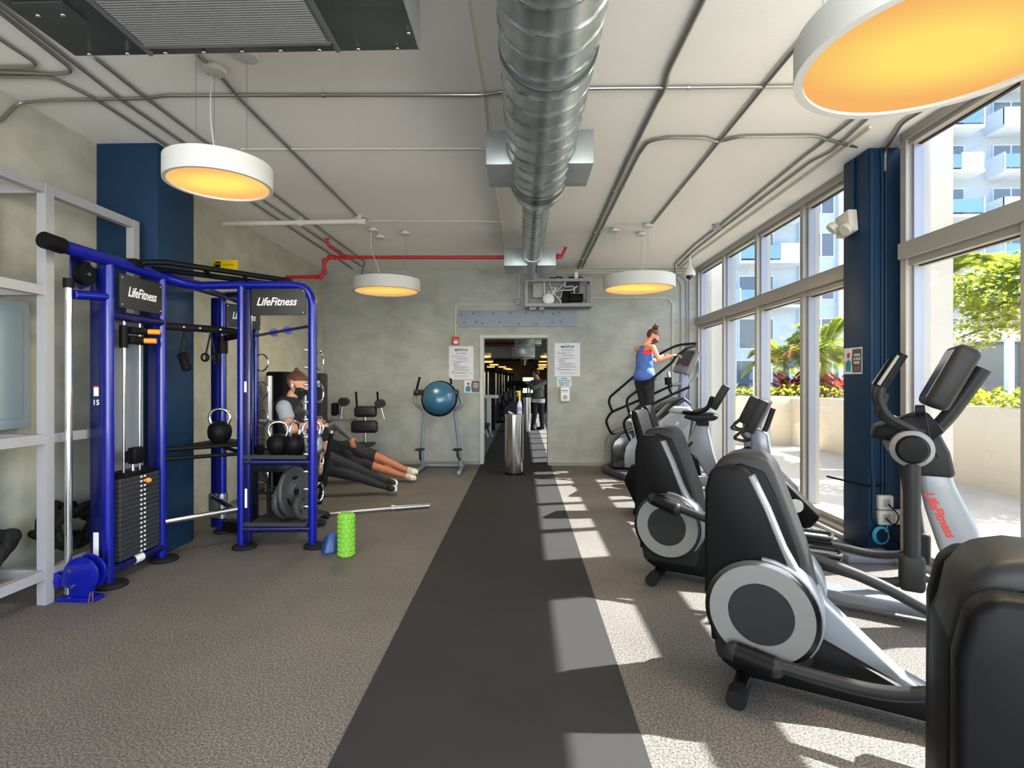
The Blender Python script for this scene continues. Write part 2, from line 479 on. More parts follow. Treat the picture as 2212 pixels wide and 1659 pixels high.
tag(obj('air_handling_unit', G().b2(c0.x, c1.x, 27, 29, c0.z, c1.z, .02).b2(c1.x - .9, c1.x - .7, 27.5, 28.5, c1.z, ZC), mat('grey_unit_casing', (150, 152, 152), .7)), 'pale grey air conditioning unit under the dark ceiling beyond the doorway', 'air conditioner')
c0 = at(1152, 776, Y=26); c1 = at(1190, 752, Y=26)
struct('beam_next_room', G().b2(c0.x, XR - .1, 26, 30, c0.z, ZC), mat('slate_bulkhead', (96, 104, 114), .8))
struct('beam_next_room_cross', G().b2(XL, XR - .1, 36, 36.4, 2.78, ZC), mat('dark_beam', (40, 40, 42), .8))
p = at(1040, 744, Y=20)
t = thing('sprinkler_pipe', 'dark red pipe under the ceiling of the room beyond the doorway', 'pipe', (0, 0, 0))
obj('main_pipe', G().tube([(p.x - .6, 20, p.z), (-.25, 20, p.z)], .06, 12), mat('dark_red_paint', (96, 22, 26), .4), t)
obj('pipe_hanger', G().tube([(-.4, 20, p.z), (-.4, 20, ZC)], .02, 8), GALV, t)
t = thing('air_duct', 'galvanised duct seen through the top of the doorway', 'duct', (0, 0, 0))
obj('round_section', G().tube([(.12, 12.6, 2.92), (.12, 19.5, 2.92)], .26, 28), GALV, t)
obj('square_section', G().b2(-.42, .46, 20.2, 21.6, 2.3, 2.95, .01), GALV, t); obj('square_section', G().b2(-.3, .66, 19.0, 20.1, 2.72, 3.12, .01), GALV, t)
obj('narrow_section', G().tube([(.1, 21.5, 2.62), (.1, 34, 2.62)], .2, 20), GALV, t); obj('duct_hanger', G().b2(.1, .12, 16, 16.04, 3.1, ZC), GALV, t); obj('duct_hanger', G().b2(.1, .12, 20.6, 20.64, 2.9, ZC), GALV, t)
# ------------------------------------------------------------ spiral duct
t = thing('spiral_duct', 'large galvanised spiral duct running down the middle of the ceiling', 'duct', (.122, 0, 2.995))
def spiral(r, y0, y1, pitch=.16, seg=40):
    """tube shell whose radius carries a raised helical seam"""
    g = G(); n = int((y1 - y0) / .0125); vs = []; fs = []
    for i in range(n + 1):
        y = y0 + (y1 - y0) * i / n
        for k in range(seg):
            a = 2 * PI * k / seg
            ph = ((y / pitch) + k / seg) % 1.0
            rr = r + (r * .035 if ph < .08 or ph > .98 else 0)
            vs.append((rr * math.cos(a), y, rr * math.sin(a)))
    for i in range(n):
        for k in range(seg):
            l = (k + 1) % seg
            fs.append((i * seg + k, i * seg + l, (i + 1) * seg + l, (i + 1) * seg + k))
    g.add(vs, fs)
    return g
obj('wide_duct_section', spiral(.228, -1.2, 4.2), GALV, t)
obj('narrow_duct_section', spiral(.124, 4.6, 7.9, .11, 32), GALV, t)
for y in (1.62, 2.52): obj('joint_collar', G().lathe([(.231, -.0), (.2375, .0), (.2375, .01), (.231, .01)], (0, y, 0), (0, 1, 0), 40), mat('duct_joint', (60, 64, 64), .6) if 'duct_joint' not in bpy.data.materials else bpy.data.materials['duct_joint'], t)
obj('reducer', G().lathe([(.228, 0), (.228, .25), (.2, .42), (.124, .62)], (0, 4.0, 0), (0, 1, 0), 40), GALV, t)
obj('joint_collar', G().lathe([(.127, 0), (.127, .03)], (0, 6.6, 0), (0, 1, 0), 32), GALV, t); obj('end_cap', G().lathe([(.125, 0), (.1, .02), (0.0, .02)], (0, 7.9, 0), (0, 1, 0), 32), GALV, t)
for y0, y1, x0, x1, z0, z1 in ((3.62, 4.05, -.37, -.1, -.13, .1), (3.62, 4.05, .1, .355, -.13, .1), (6.8, 7.35, -.36, -.06, -.13, .1), (6.8, 7.35, .06, .3, -.13, .1)):
    obj('side_outlet_box', G().b2(x0, x1, y0, y1, z0, z1, .004), mat('galvanised_sheet', (164, 172, 172), .42, .6, mott=(6, .5, (138, 146, 146))) if 'galvanised_sheet' not in bpy.data.materials else bpy.data.materials['galvanised_sheet'], t)
for y in (.4, 2.6, 4.9, 7.2): obj('duct_hanger', G().b2(-.012, .012, y, y + .03, .1, .3), GALV, t)
# ------------------------------------------------------------ air handling unit
t = thing('air_handling_unit', 'dark steel air conditioning unit with a ribbed filter hung under the ceiling', 'air conditioner', (0, 0, 0))
DKST = mat('dark_sheet_steel', (84, 90, 88), .4, .6, mott=(3, .8, (62, 66, 64)))
g = G().b2(-1.98, -.45, -.9, 2.32, 2.84, 3.16, .004); obj('casing', g, DKST, t)
obj('side_panel', G().b2(-.452, -.446, -.9, 2.32, 2.84, 3.16), mat('pale_sheet_steel', (150, 158, 152), .4, .5), t)
g = G().b2(-1.62, -.80, .6, 2.24, 2.828, 2.84); g.b2(-1.63, -1.615, .6, 2.3, 2.822, 2.84); g.b2(-.805, -.79, .6, 2.3, 2.822, 2.84); g.b2(-1.62, -.8, 2.235, 2.25, 2.822, 2.84)
obj('filter_frame', g, mat('galv_edge', (120, 124, 122), .4, .6), t)
g = G()
for i in range(92):
    x = 1.0 + .0135 * i
    g.tube([(-1.6, x, 2.828), (-.82, x, 2.828)], .0048, 6)
obj('ribbed_filter', g, mat('filter_grey', (110, 110, 108), .8), t)
for x, y in [(-1.9, 2.05), (-1.8, 2.05), (-.66, 1.98), (-.53, 1.98)] + [(-1.9 + .17 * i, 2.3) for i in range(9)] + [(-.47, 2.2), (-.47, 1.9)]:
    obj('screw', G().ell((x, y, 2.835), (.009, .009, .006), su=10, sv=8), CHROME, t)
obj('bracket_plate', G().b2(-1.94, -1.74, 1.98, 2.1, 2.834, 2.84), DKST, t); obj('bracket_plate', G().b2(-.72, -.48, 1.93, 2.04, 2.834, 2.84), DKST, t)
for x in (-1.9, -.55):
    for y in (.2, 2.2): obj('hanger_rod', G().tube([(x, y, 3.15), (x, y, 3.3)], .008, 8), SATIN, t)
# ------------------------------------------------------------ ceiling conduits
def run(name, label, pts, r=.011, m=EMT, Z=3.282, fil=.06, cat='conduit', extra=None, clips=True):
    P = [p if isinstance(p, V) else at(p[0], p[1], Z=Z) for p in pts]
    g = G().tube(P, r, 10, fil)
    if clips:
        for i in range(len(P) - 1):
            d = (P[i + 1] - P[i]); n = int(d.length / 1.2)
            for k in range(n):
                c = P[i] + d * ((k + .5) / n)
                u = d.normalized()
                if abs(u.z) > .3: continue
                g.tube([c - u * .009, c + u * .009], r * 1.4, 8)
    o = obj(name, g, m)
    return tag(o, label, cat)
W = V
run('conduit', 'long steel conduit crossing the ceiling sideways under the grey duct', [at(0, 262, X=-3.385), at(40, 222, Z=3.27), (120, 216), (320, 212), (355, 206), (1045, 205), (1090, 197), (1275, 191), (1700, 187), (2000, 184)])
run('conduit', 'outermost conduit down the left of the ceiling, nearest the concrete wall', [(-60, 166), (110, 165), (202, 210), (356, 311), (537, 432), (761, 581)])
run('conduit', 'conduit that doubles back in a tight bend beside the air conditioning unit', [(-60, -20), (150, 145), (153, 156), (120, 160), (-60, 152)], fil=.05)
run('conduit', 'short conduit looping back at the top left corner of the ceiling', [(-60, 45), (76, 134), (74, 144), (-60, 146)], fil=.05)
run('conduit', 'middle of three parallel conduits passing above the small pendant lamp', [(-40, -20), (142, 122), (262, 215), (395, 307), (564, 430), (781, 576)])
run('conduit', 'innermost of three parallel conduits, its far end bending down the back wall', [(206, 125), (301, 200), (447, 309), (661, 472), (788, 566), at(779, 600, Y=9.05)])
run('conduit', 'conduit feeding the small pendant lamp and running on to the white pipe', [(430, 120), (455, 142), (485, 172), (515, 210), (636, 331), (775, 470)])
run('conduit', 'thick conduit right of the grey duct with a bend over the cross conduit', [(1540, -45), (1442, 157), (1437, 190), (1418, 222), (1358, 344), (1249, 580)], r=.016)
run('conduit', 'conduit that turns right and snakes across the ceiling to the window pillar', [(1257, 580), (1380, 333), (1400, 305), (1438, 297), (1524, 297), (1551, 307), (1595, 295), (1760, 293), (1800, 305), (1830, 313), at(1862, 318, Y=4.5)], r=.013)
run('conduit', 'conduit running to the lamp beside the far window wall', [(1850, -40), (1708, 116), (1651, 185), (1638, 202), (1554, 305), (1405, 488)], r=.012)
run('conduit', 'conduit beside the windows, the one farthest from the glass', [(1960, 165), (1814, 280), (1733, 341), (1554, 488), (1500, 529), (1458, 570), at(1457, 590, Y=9.04)])
run('conduit', 'middle of the three conduits beside the windows, jogging near the pillar', [(1900, 232), (1842, 285), (1800, 325), (1753, 348), (1565, 490), (1500, 541), (1464, 576)])
run('conduit', 'conduit beside the windows, nearest the glass', [(1880, 275), (1824, 320), (1500, 553), (1470, 580)], m=CREAM)
run('conduit', 'thin cream conduit crossing the ceiling from the lamp to the duct', [(520, 322), (1040, 321), (1056, 326)], r=.006, m=PIPEW, clips=False)
run('conduit', 'thin white conduit from the white pipe end to the duct', [(795, 477), (1050, 478), (1090, 480)], r=.006, m=PIPEW, clips=False)
g = G()
P = [at(x, y, Z=3.29) for x, y in ((1008, -40), (1045, 195), (1056, 322), (1084, 480), (1091, 545))]
g.tube(P, .02, 4, asp=.4)
tag(obj('cable_channel', g, PIPEW), 'flat white cable channel along the ceiling just left of the grey duct', 'conduit')
# pipes
g = G().tube([at(450, 484, Y=6.0), at(700, 480, Y=6.0), at(776, 478, Y=6.0)], .028, 14)
g.tube([at(765, 478, Y=6.0), at(776, 468, Y=6.1), at(786, 452, Y=6.2), V((at(786, 452, Y=6.2).x, 6.2, 3.3))], .03, 14, .05)
g.tube([at(790, 479, Y=6.0), at(775, 478, Y=6.0)], .036, 14)
g.tube([at(649, 490, Y=6.0), V((at(649, 480, Y=6.0).x, 6.0, 3.3))], .006, 6); g.tube([at(643, 481, Y=6.0), at(655, 481, Y=6.0)], .036, 14)
tag(obj('drain_pipe', g, PIPEW), 'white drain pipe with an elbow hung below the left part of the ceiling', 'pipe')
PY0 = 7.62
A = lambda x, y: at(x, y, Y=PY0)
t = thing('sprinkler_pipe', 'bright red sprinkler pipe across the far end of the ceiling', 'pipe', (0, 0, 0))
g = G().tube([V((XL, PY0, A(615, 599).z)), A(693, 598), A(700, 590), A(701, 563), A(712, 556), A(1190, 556), A(1214, 554)], .026, 14, .03)
obj('main_pipe', g, RED, t)
for x, y in ((693, 598), (701, 588), (701, 564), (712, 556), (745, 556), (1205, 554)): obj('pipe_fitting', G().ell(A(x, y), .038, su=12, sv=8), RED, t)
for x, y in ((684, 598), (723, 556), (754, 556)): obj('pipe_fitting', G().tube([A(x - 2, y), A(x + 2, y)], .036, 12), RED, t)
g = G().tube([A(745, 556), at(709, 530, Y=7.0), at(707, 522, Y=7.0)], .02, 12, .03); g.tube([at(707, 524, Y=7.0), at(707, 516, Y=7.0)], .012, 8); g.tube([at(702, 516, Y=7.0), at(712, 516, Y=7.0)], .01, 8)
obj('sprinkler_branch', g, RED, t)
g = G().tube([A(1213, 554), A(1223, 536), A(1224, 520)], .022, 12, .04); g.tube([A(1224, 522), A(1224, 513)], .012, 8); g.tube([A(1219, 513), A(1229, 513)], .01, 8)
obj('sprinkler_head', g, RED, t)
# ------------------------------------------------------------ pendant lamps
LW = mat('lamp_shade_white', (200, 200, 196), .5)
def pendant(x, y, z, r, h, label, group, cans, cord, power, estr=1.0, low=0):
    t = thing('pendant_lamp', label, 'lamp', (x, y, z), 0, group)
    prof = [(r * .94, .0), (r, .006), (r, h), (r - .015, h), (r - .015, h - .02)]
    g = G().lathe([(r * .93, .05), (r * .93, .0), (r, .0), (r, h), (.001, h)], seg=64)
    obj('shade', g, LW, t)
    g = G().lathe([(.001, .022), (r * .5, .02), (r * .935, .012)][::-1], seg=64)
    if low: g = G().lathe([(r * .96, .02), (r * .97, -.05), (r * .8, -.08), (.001, -.085)], seg=48)
    obj('diffuser', g, m_lamp('lamp_glow_%d' % len(bpy.data.materials), (255, 226, 112), (248, 180, 104), estr * .74, r * 1.05), t)
    for cx, cy in cans:
        dx, dy = cx - x, cy - y
        g = G().lathe([(.001, ZC - z - .05), (.06, ZC - z - .045), (.065, ZC - z - .03), (.065, ZC - z - .022), (.03, ZC - z - .02), (.03, ZC - z)], (dx, dy, 0), seg=24)
        obj('ceiling_canopy', g, LW, t)
        k = min(1, r * .8 / max(.01, math.hypot(dx, dy)))
        obj('suspension_wire', G().tube([(dx * k, dy * k, h), (dx, dy, ZC - z - .04)], .0018, 5), SATIN, t)
    cx, cy = cans[0]; dx, dy = cx - x, cy - y
    g = G().tube([(dx * .5, dy * .5, h), (dx * .5 - .015, dy * .5, h + .12), (dx * .9 - .03, dy * .9, (ZC - z) * .6), (dx - .02, dy, ZC - z - .05)], .004, 6, .1)
    obj('power_cord', g, LW, t)
    l = light('lamp_light', 'AREA', (x, y, z - .01), power, (1, .78, .5), (0, 0, 0), r * 1.7, shape='DISK')
    return t
def canp(*pp): return [at(a, b, Z=3.26)[:2] for a, b in pp]
pendant(-1.75, 3.05, 2.53, .285, .12, 'small white drum pendant lamp glowing yellow above the blue cable rig', None, canp((463, 155), (533, 125)) + [(-1.82, 2.94)], 0, 18, 1.15)
pendant(-1.76, 6.9, 2.56, .43, .15, 'white drum pendant lamp hanging before the back wall, left of the duct', None, canp((805, 499), (820, 514), (875, 506)), 0, 22, 1.0)
pendant(1.45, 6.75, 2.55, .44, .15, 'white drum pendant lamp hanging above the stair climber', None, canp((1400, 490), (1328, 500), (1385, 508)), 0, 22, 1.15)
pendant(1.47, 1.93, 2.545, .46, .13, 'large pendant lamp in the top right corner, seen from close below', None, [(1.35, 1.7), (1.7, 2.15), (1.2, 2.2)], 0, 26, 1.0)
LP = [('first', 'left', 1046, 766), ('second', 'left', 1054, 778), ('third', 'left', 1067, 785), ('fourth', 'left', 1060, 790), ('fifth', 'left', 1085, 790), ('sixth', 'left', 1095, 794), ('seventh', 'left', 1100, 795.6),
      ('first', 'right', 1182, 766), ('second', 'right', 1175, 777), ('third', 'right', 1172, 785), ('fourth', 'right', 1172, 790), ('fifth', 'right', 1168, 794.5)]
for nth, side, x, y in LP:
    q = at(x, y, Z=2.55)
    pendant(q.x, q.y, 2.5, .3, .11, nth + ' glowing pendant lamp from the top on the ' + side + ' side of the doorway view', 'pendant lamps in the room beyond the doorway', [(q.x, q.y + .1)], 0, 45, 1.8, 1)
# ------------------------------------------------------------ back wall fittings
B = lambda x, y, d=0.0: at(x, y, Y=YF - d)
def wbox(g, x0, y0, x1, y1, d0, d1, bev=0):
    a = B(x0, y1); b = B(x1, y0)
    g.b2(a.x, b.x, YF - d0, YF - d1, a.z, b.z, bev); return g
t = thing('steel_plate', 'grey bolted steel plate fixed over the doorway', 'plate', (0, 0, 0))
g = G(); wbox(g, 990, 671, 1246, 706, 0, .012); wbox(g, 990, 671, 1246, 673.5, 0, .03); wbox(g, 990, 704, 1246, 706, 0, .03); obj('plate', g, STEELG, t)
g = G()
for x, y in ((997, 680), (1023, 677), (1065, 677), (1102, 676), (1136, 676), (1174, 675), (1195, 678), (1209, 675), (1003, 697), (1029, 696), (1042, 699), (1079, 696), (1120, 700), (1158, 700), (1193, 697), (1211, 696)):
    p = B(x, y); g.cyl((p.x, YF - .03, p.z), (p.x, YF - .01, p.z), .012, seg=6); g.cyl((p.x, YF - .014, p.z), (p.x, YF - .01, p.z), .018, seg=12)
obj('bolt', g, mat('dull_bolt', (92, 98, 102), .5, .6), t)
# shelf of network equipment
t = thing('equipment_shelf', 'pale grey open frame shelf of network boxes above the doorway', 'shelf', (0, 0, 0))
a = at(1134, 662, Y=8.62); b = at(1281, 601, Y=8.62)
SX0, SX1, SZ0, SZ1 = a.x, b.x, a.z, b.z
g = G()
for yy in (8.62, 9.02):
    g.b2(SX0 + .045, SX1 - .045, yy + .001, yy + .044, SZ0, SZ0 + .05).b2(SX0 + .045, SX1 - .045, yy + .001, yy + .044, SZ1 - .045, SZ1)
    for x in (SX0, SX1 - .045): g.b2(x, x + .045, yy, yy + .045, SZ0, SZ1)
for x in (SX0, SX1 - .045):
    g.b2(x + .001, x + .044, 8.665, 9.02, SZ0 + .001, SZ0 + .05).b2(x + .001, x + .044, 8.665, 9.02, SZ1 - .045, SZ1 - .001)
obj('shelf_frame', g, FRAMEW, t)
obj('shelf_board', G().b2(SX0 + .02, SX1 - .02, 8.64, 9.05, SZ0 + .005, SZ0 + .02), mat('shelf_grey', (120, 122, 122), .6), t)
obj('bracket', G().b2(SX0 + .07, SX0 + .18, 8.7, 8.76, SZ0 - .04, SZ0).b2(SX0 + .23, SX0 + .31, 8.7, 8.76, SZ0 - .04, SZ0), FRAMEW, t)
SB = SZ0 + .02
E8 = lambda x, y, Y=8.75: at(x, y, Y=Y)
def ebox(name, label, cat, x0, y0, x1, y1, Y, dep, m, bev=.008):
    a = E8(x0, y1, Y); b = E8(x1, y0, Y)
    return tag(obj(name, G().b2(a.x, b.x, Y, Y + dep, max(a.z, SB), b.z, bev), m), label, cat)
ebox('control_box', 'beige metal control box at the left inside the frame shelf', 'box', 1151, 611, 1173, 643, 8.95, .09, mat('beige_box', (176, 178, 164), .5))
ebox('network_router', 'black network box lying at the right inside the frame shelf', 'router', 1231, 634, 1260, 650, 8.78, .18, BLACK)
ebox('network_switch', 'tall dark blue network unit standing in the middle of the frame shelf', 'network box', 1222, 607, 1252, 630, 8.92, .12, mat('dark_blue_plastic', (42, 48, 64), .5))
ebox('network_switch', 'black network box standing below the dark blue unit on the frame shelf', 'network box', 1215, 628, 1231, 654, 8.82, .15, BLACK)
p = E8(1185, 646, 8.68)
tag(obj('wireless_access_point', G().lathe([(.001, .02), (.05, .018), (.085, .006), (.092, 0), (.08, -.015)], p, (0, -1, .1), 32), WHITE), 'round white wireless access point leaning at the front of the frame shelf', 'access point')
g = G()
rr = random.Random(3)
for k in range(4):
    P = [E8(1168 + rr.uniform(0, 60), 608 + rr.uniform(0, 40), 8.72 + rr.uniform(0, .15)) for _ in range(4)]
    g.tube(P, .006, 6, .1)
for P in ([(1225, 602), (1218, 620), (1241, 618), (1240, 634)], [(1216, 627), (1235, 627), (1247, 618)], [(1175, 608), (1176, 640), (1190, 640), (1200, 622)], [(1195, 634), (1210, 648), (1212, 656)]):
    g.tube([E8(x, y, 8.7) for x, y in P], .008, 6, .05)
tag(obj('network_cable', g, WHITE), 'tangle of white cables inside the frame shelf', 'cables', kind='stuff')
g = G()
for k in range(8):
    x = SX0 + .3 + rr.uniform(0, .6); g.tube([(x, 8.75 + rr.uniform(0, .2), SZ1 + .012), (x + .08, 8.8, SZ1 + .03 + rr.uniform(0, .05)), (x + .17, 8.75 + rr.uniform(0, .2), SZ1 + .012)], .008, 6, .06)
g.b2(SX0 + .4, SX0 + .5, 8.8, 8.9, SZ1, SZ1 + .05)
tag(obj('cable_heap', g, BLACK), 'heap of black and pale cables lying on top of the frame shelf', 'cables', kind='stuff')
ebox("power_adapter", "small white power adapter standing on top of the frame shelf", "adapter", 1241, 587, 1249, 601, 8.66, .06, WHITE)
# posters and boxes on the back wall
def poster(x0, y0, x1, y1, label, kind, Y=YF, fx=None):
    a = B(x0, y1); b = B(x1, y0)
    t = thing('notice', label, 'notice', ((a.x + b.x) / 2, YF - .004, (a.z + b.z) / 2))
    w, h = b.x - a.x, b.z - a.z
    obj('sheet', G().b2(-w / 2, w / 2, 0, .003, -h / 2, h / 2), PAPER, t)
    R = Matrix(((1, 0, 0), (0, 0, -1), (0, 1, 0)))
    rr = random.Random(int(x0))
    if kind == 'rules':
        lettering('heading', 'MIRADOR', .05, INKD, t, (0, -.002, h * .385), R, ext=.0005, bold=.001)
        g = G()
        for k in range(9):
            aa = PI * k / 8; bb = PI * (k + 1) / 8
            if k < 8: g.tube([(.035 * math.cos(aa), -.001, h * .41 + .02 * math.sin(aa)), (.035 * math.cos(bb), -.001, h * .41 + .02 * math.sin(bb))], .003, 5)
        obj('emblem', g, TEAL, t)
        g = G(); z = h * .33
        rows = [(-.0, .45), (-.0, .42), (-.36, .14), (-.1, .5), (-.25, .35), (.05, .4), (.02, .5), (-.35, .16), (0, .55), (-.15, .4), (-.2, .3), (-.22, .25), (-.22, .25), (-.05, .5), (0, .6), (-.1, .5), (0, .62), (-.0, .68), (-.35, .15), (-.1, .5)]
        for c, l in rows:
            z -= h * .031
            g.b2(w * (c - l / 2), w * (c + l / 2), -.001, .001, z - .0032, z + .0032)
        g.b2(-w * .43, w * .43, -.001, .001, -h * .31, -h * .3)
        for k in range(2): g.b2(-w * .3, w * .3, -.001, .001, -h * (.38 + .04 * k), -h * (.372 + .04 * k))
        obj('small_print', g, INK, t)
    elif kind == 'wipe':
        for k, s in enumerate(('Please', 'Wipe Down', 'Equipment', 'After Use')):
            lettering('lettering', s, h * .25, TEAL, t, (0, -.002, h * (.36 - .23 * k)), R, ext=.0005, bold=.001)
    elif kind == 'mask':
        mask_art(t, w, h, R)
    return t
def mask_art(t, w, h, R, dark=None):
    f = lambda a, b, c: R @ V((a, b, c))
    obj('dark_panel', G().prism([(-.02 * w, -h * .46), (.47 * w, -h * .46), (.47 * w, h * .46), (-.02 * w, h * .46), (-.07 * w, 0)], f, 0, .002), BROWNI, t, 0)
    obj('face_mask_picture', G().prism([(-.33 * w, h * .12), (-.17 * w, h * .12), (-.17 * w, h * .34), (-.33 * w, h * .3)], f, 0, .002), REDI, t, 0)
    obj('body_picture', G().prism([(-.4 * w, -h * .42), (-.12 * w, -h * .42), (-.1 * w, -.05 * h), (-.18 * w, .02 * h), (-.24 * w, .09 * h), (-.3 * w, .02 * h), (-.42 * w, -.05 * h)], f, 0, .002), TEAL, t, 0)
    for k, s in enumerate(('WEAR', 'A FACE', 'MASK')):
        lettering('lettering', s, h * .14, PAPER, t, R @ V((.22 * w, h * (.22 - .15 * k), .003)), R, ext=.0004, bold=.001)
    obj('small_print', G().prism([(.08 * w, -h * .3), (.38 * w, -h * .3), (.38 * w, -h * .27), (.08 * w, -h * .27)], f, 0, .003).prism([(.08 * w, -h * .38), (.36 * w, -h * .38), (.36 * w, -h * .35), (.08 * w, -h * .35)], f, 0, .003), INK, t, 0)
poster(970, 748, 1023, 820, 'tall white notice of gym rules taped up left of the doorway', 'rules')
poster(1198, 741, 1253, 813, 'tall white notice of gym rules taped up right of the doorway', 'rules')
poster(1203, 814, 1234, 835, 'small white sign asking to wipe down equipment, above the dispenser', 'wipe')
poster(1003, 821.5, 1037, 848, 'small face mask notice with a blue figure, left of the doorway', 'mask')
t = thing('wipe_dispenser', 'white sanitiser dispenser on the back wall right of the doorway', 'dispenser', (0, 0, 0))
g = G(); wbox(g, 1210, 836, 1230, 867, 0, .09, .02); obj('housing', g, WHITE, t)
g = G(); wbox(g, 1216, 853, 1224, 862, .088, .093); obj('window', g, mat('smoked_plastic', (120, 122, 124), .3), t)
g = G(); wbox(g, 1213, 842, 1227, 844, .089, .092); wbox(g, 1214, 846, 1226, 847, .089, .092); obj('printing', g, INK, t)
t = thing('fire_alarm', 'red fire alarm strobe on the back wall above the rules notice', 'alarm', (0, 0, 0))
g = G(); wbox(g, 977, 728, 992, 745, 0, .05, .006); obj('red_housing', g, RED, t)
g = G(); wbox(g, 981, 737, 989, 743, .05, .07, .006); obj('strobe_lens', g, WHITE, t)
def wrun(label, pts, r=.009, m=CREAM, d=.015, name='conduit'):
    return run(name, label, [B(x, y, d) for x, y in pts], r, m, fil=.07, clips=False)
wrun('cream conduit rising from the fire alarm and turning right over the steel plate', [(984, 728), (984, 657), (1112, 657)])
wrun('short cream conduit dropping from the duct to the small junction box', [(1121, 570), (1121, 646)])
g = G(); wbox(g, 1112, 645, 1124, 659, 0, .04, .008); tag(obj('junction_box', g, FRAMEW), 'small grey junction box left of the frame shelf', 'junction box')
wrun('lowest wall conduit leaving the frame shelf, bending down behind the stair climber', [(1262, 643), (1442, 643), (1453, 655), (1453, 1000)])
wrun('wall conduit bending down just left of the camera, second from the window', [(1285, 600), (1458, 600), (1471, 612), (1472, 1000)], m=FRAMEW)
wrun('wall conduit bending down under the security camera', [(1240, 594), (1468, 594), (1483, 606), (1484, 1000)], m=FRAMEW)
wrun('straight wall conduit dropping to the floor nearest the window corner', [(1489, 585), (1489, 1000)], m=FRAMEW)
wrun('uppermost cream conduit along the back wall, right of the duct under the ceiling', [(1200, 585), (1500, 584)])
wrun('cream conduit along the top of the back wall, second below the ceiling', [(1200, 590), (1500, 589)], m=CREAM)
wrun('steel conduit along the top of the back wall left of the duct', [(793, 579), (1100, 577)], m=FRAMEW)
wrun('thin pale conduit down the left end of the back wall', [(697, 640), (697, 990)], r=.006, m=CREAM)
# security camera
t = thing('security_camera', 'white dome security camera hanging in the far corner by the window', 'camera', (0, 0, 0))
p = at(1490, 590, Y=8.2)
g = G().tube([(p.x - .0, p.y, 3.3), (p.x, p.y, p.z + .08)], .022, 12); g.lathe([(.022, .16), (.03, .1), (.075, .03), (.085, -.02), (.08, -.04), (.0, -.04)], p, seg=28)
obj('housing', g, WHITE, t); obj('dark_dome', G().ell((p.x, p.y, p.z - .045), (.055, .055, .055)), BLACKG, t)
# ceiling box near the windows
p = at(1549, 490, Z=3.27)
tag(obj('junction_box', G().lathe([(.05, -.03), (.05, .03)], (p.x, p.y, 3.27), seg=20), FRAMEW), 'round ceiling junction box on the conduits beside the windows', 'junction box')
# exit-light style emergency fixture on the right pillar
t = thing('emergency_light', 'white twin-head emergency light fixed high on the blue window pillar', 'emergency light', (0, 0, 0))
zc = at(1842, 482, X=2.8).z
obj('battery_box', G().box((2.768, 4.68, zc), (.08, .2, .19), Matrix.Rotation(-.12, 3, 'X'), .015), mat('warm_white_plastic', (214, 208, 194), .45), t)
WW = bpy.data.materials['warm_white_plastic']
obj('lamp_head', G().lathe([(.02, -.06), (.05, -.04), (.055, 0), (.05, .01), (0, .01)], (2.69, 4.76, zc - .02), (-.6, .2, -.6), 20), WW, t)
obj('lamp_head', G().lathe([(.02, -.06), (.05, -.04), (.055, 0), (.05, .01), (0, .01)], (2.71, 4.6, zc - .07), (-.8, -.1, -.6), 20), WW, t)
# painted conduits on the right pillar
def prun(label, pts, r=.012, m=NAVY): return run('conduit', label, pts, r, m, fil=.06, clips=False)
PF = 4.434
prun('steel conduit bending from the ceiling down onto the front of the window pillar', [at(2012, 226, Z=3.28), at(1950, 264, Z=3.28), V((2.93, PF, 3.27)), V((2.93, PF, 3.1))], .012, EMT)
prun('blue painted conduit on the room side of the window pillar above the emergency light', [V((2.797, 4.64, 3.28)), V((2.797, 4.64, zc + .1))])
prun('blue painted conduit down the corner of the window pillar', [V((2.825, PF, 3.26)), V((2.828, PF, .7)), V((2.84, PF, .6)), V((2.84, PF, .3)), V((2.86, PF, .25)), V((2.9, PF, .25))], .016)
prun('left one of the two blue conduits running down to the socket boxes', [V((2.9, PF, 3.28)), V((2.908, PF, 3.1)), V((2.908, PF, .48))], .01)
prun('right one of the two blue conduits running down to the socket boxes', [V((2.93, PF, 3.28)), V((2.938, PF, 3.1)), V((2.938, PF, .48))], .01)
run('cable_bracket', 'thin dark bracket rod sticking out level from the window pillar', [V((2.66, 4.78, .57)), V((2.80, 4.43, .55)), V((2.9, 4.43, .56))], .008, BLACK, cat='bracket', clips=False)
def socket(x, z, label):
    t = thing('socket_box', label, 'socket', (x, 4.45, z))
    obj('weatherproof_box', G().box((0, -.026, 0), (.118, .05, .118), None, .012), mat('socket_grey', (206, 206, 198), .4) if 'socket_grey' not in bpy.data.materials else bpy.data.materials['socket_grey'], t)
    obj('cover', G().box((0, -.054, 0), (.05, .01, .06), None, .004), FRAMEW, t)
    return t
socket(2.92, .425, 'upper white socket box low on the blue window pillar')
socket(2.92, .303, 'lower white socket box on the pillar, above the coiled blue cable')
socket(3.045, .31, 'white socket box on the pillar nearest the glass')
g = G()
for k in range(5): g.tube([(2.885 + (.05 + .004 * k) * math.cos(a * PI / 10), 4.40 + .004 * k, .16 + (.06 + .003 * k) * math.sin(a * PI / 10)) for a in range(20)], .0035, 5, closed=True)
g.tube([(2.93, 4.40, .245), (2.91, 4.40, .19)], .004, 6)
tag(obj('network_cable', g, mat('light_blue_cable', (70, 160, 200), .5)), 'coil of light blue cable hanging below the socket boxes', 'cable')
g = G().tube([(3.045, 4.39, .26), (3.04, 4.33, .1), (3.08, 4.2, .03), (2.9, 3.95, .012), (2.7, 3.75, .012)], .007, 6, .08).tube([(2.92, 4.38, .42), (3.0, 4.36, .33), (2.96, 4.37, .24), (2.9, 4.38, .31)], .005, 6, .05)
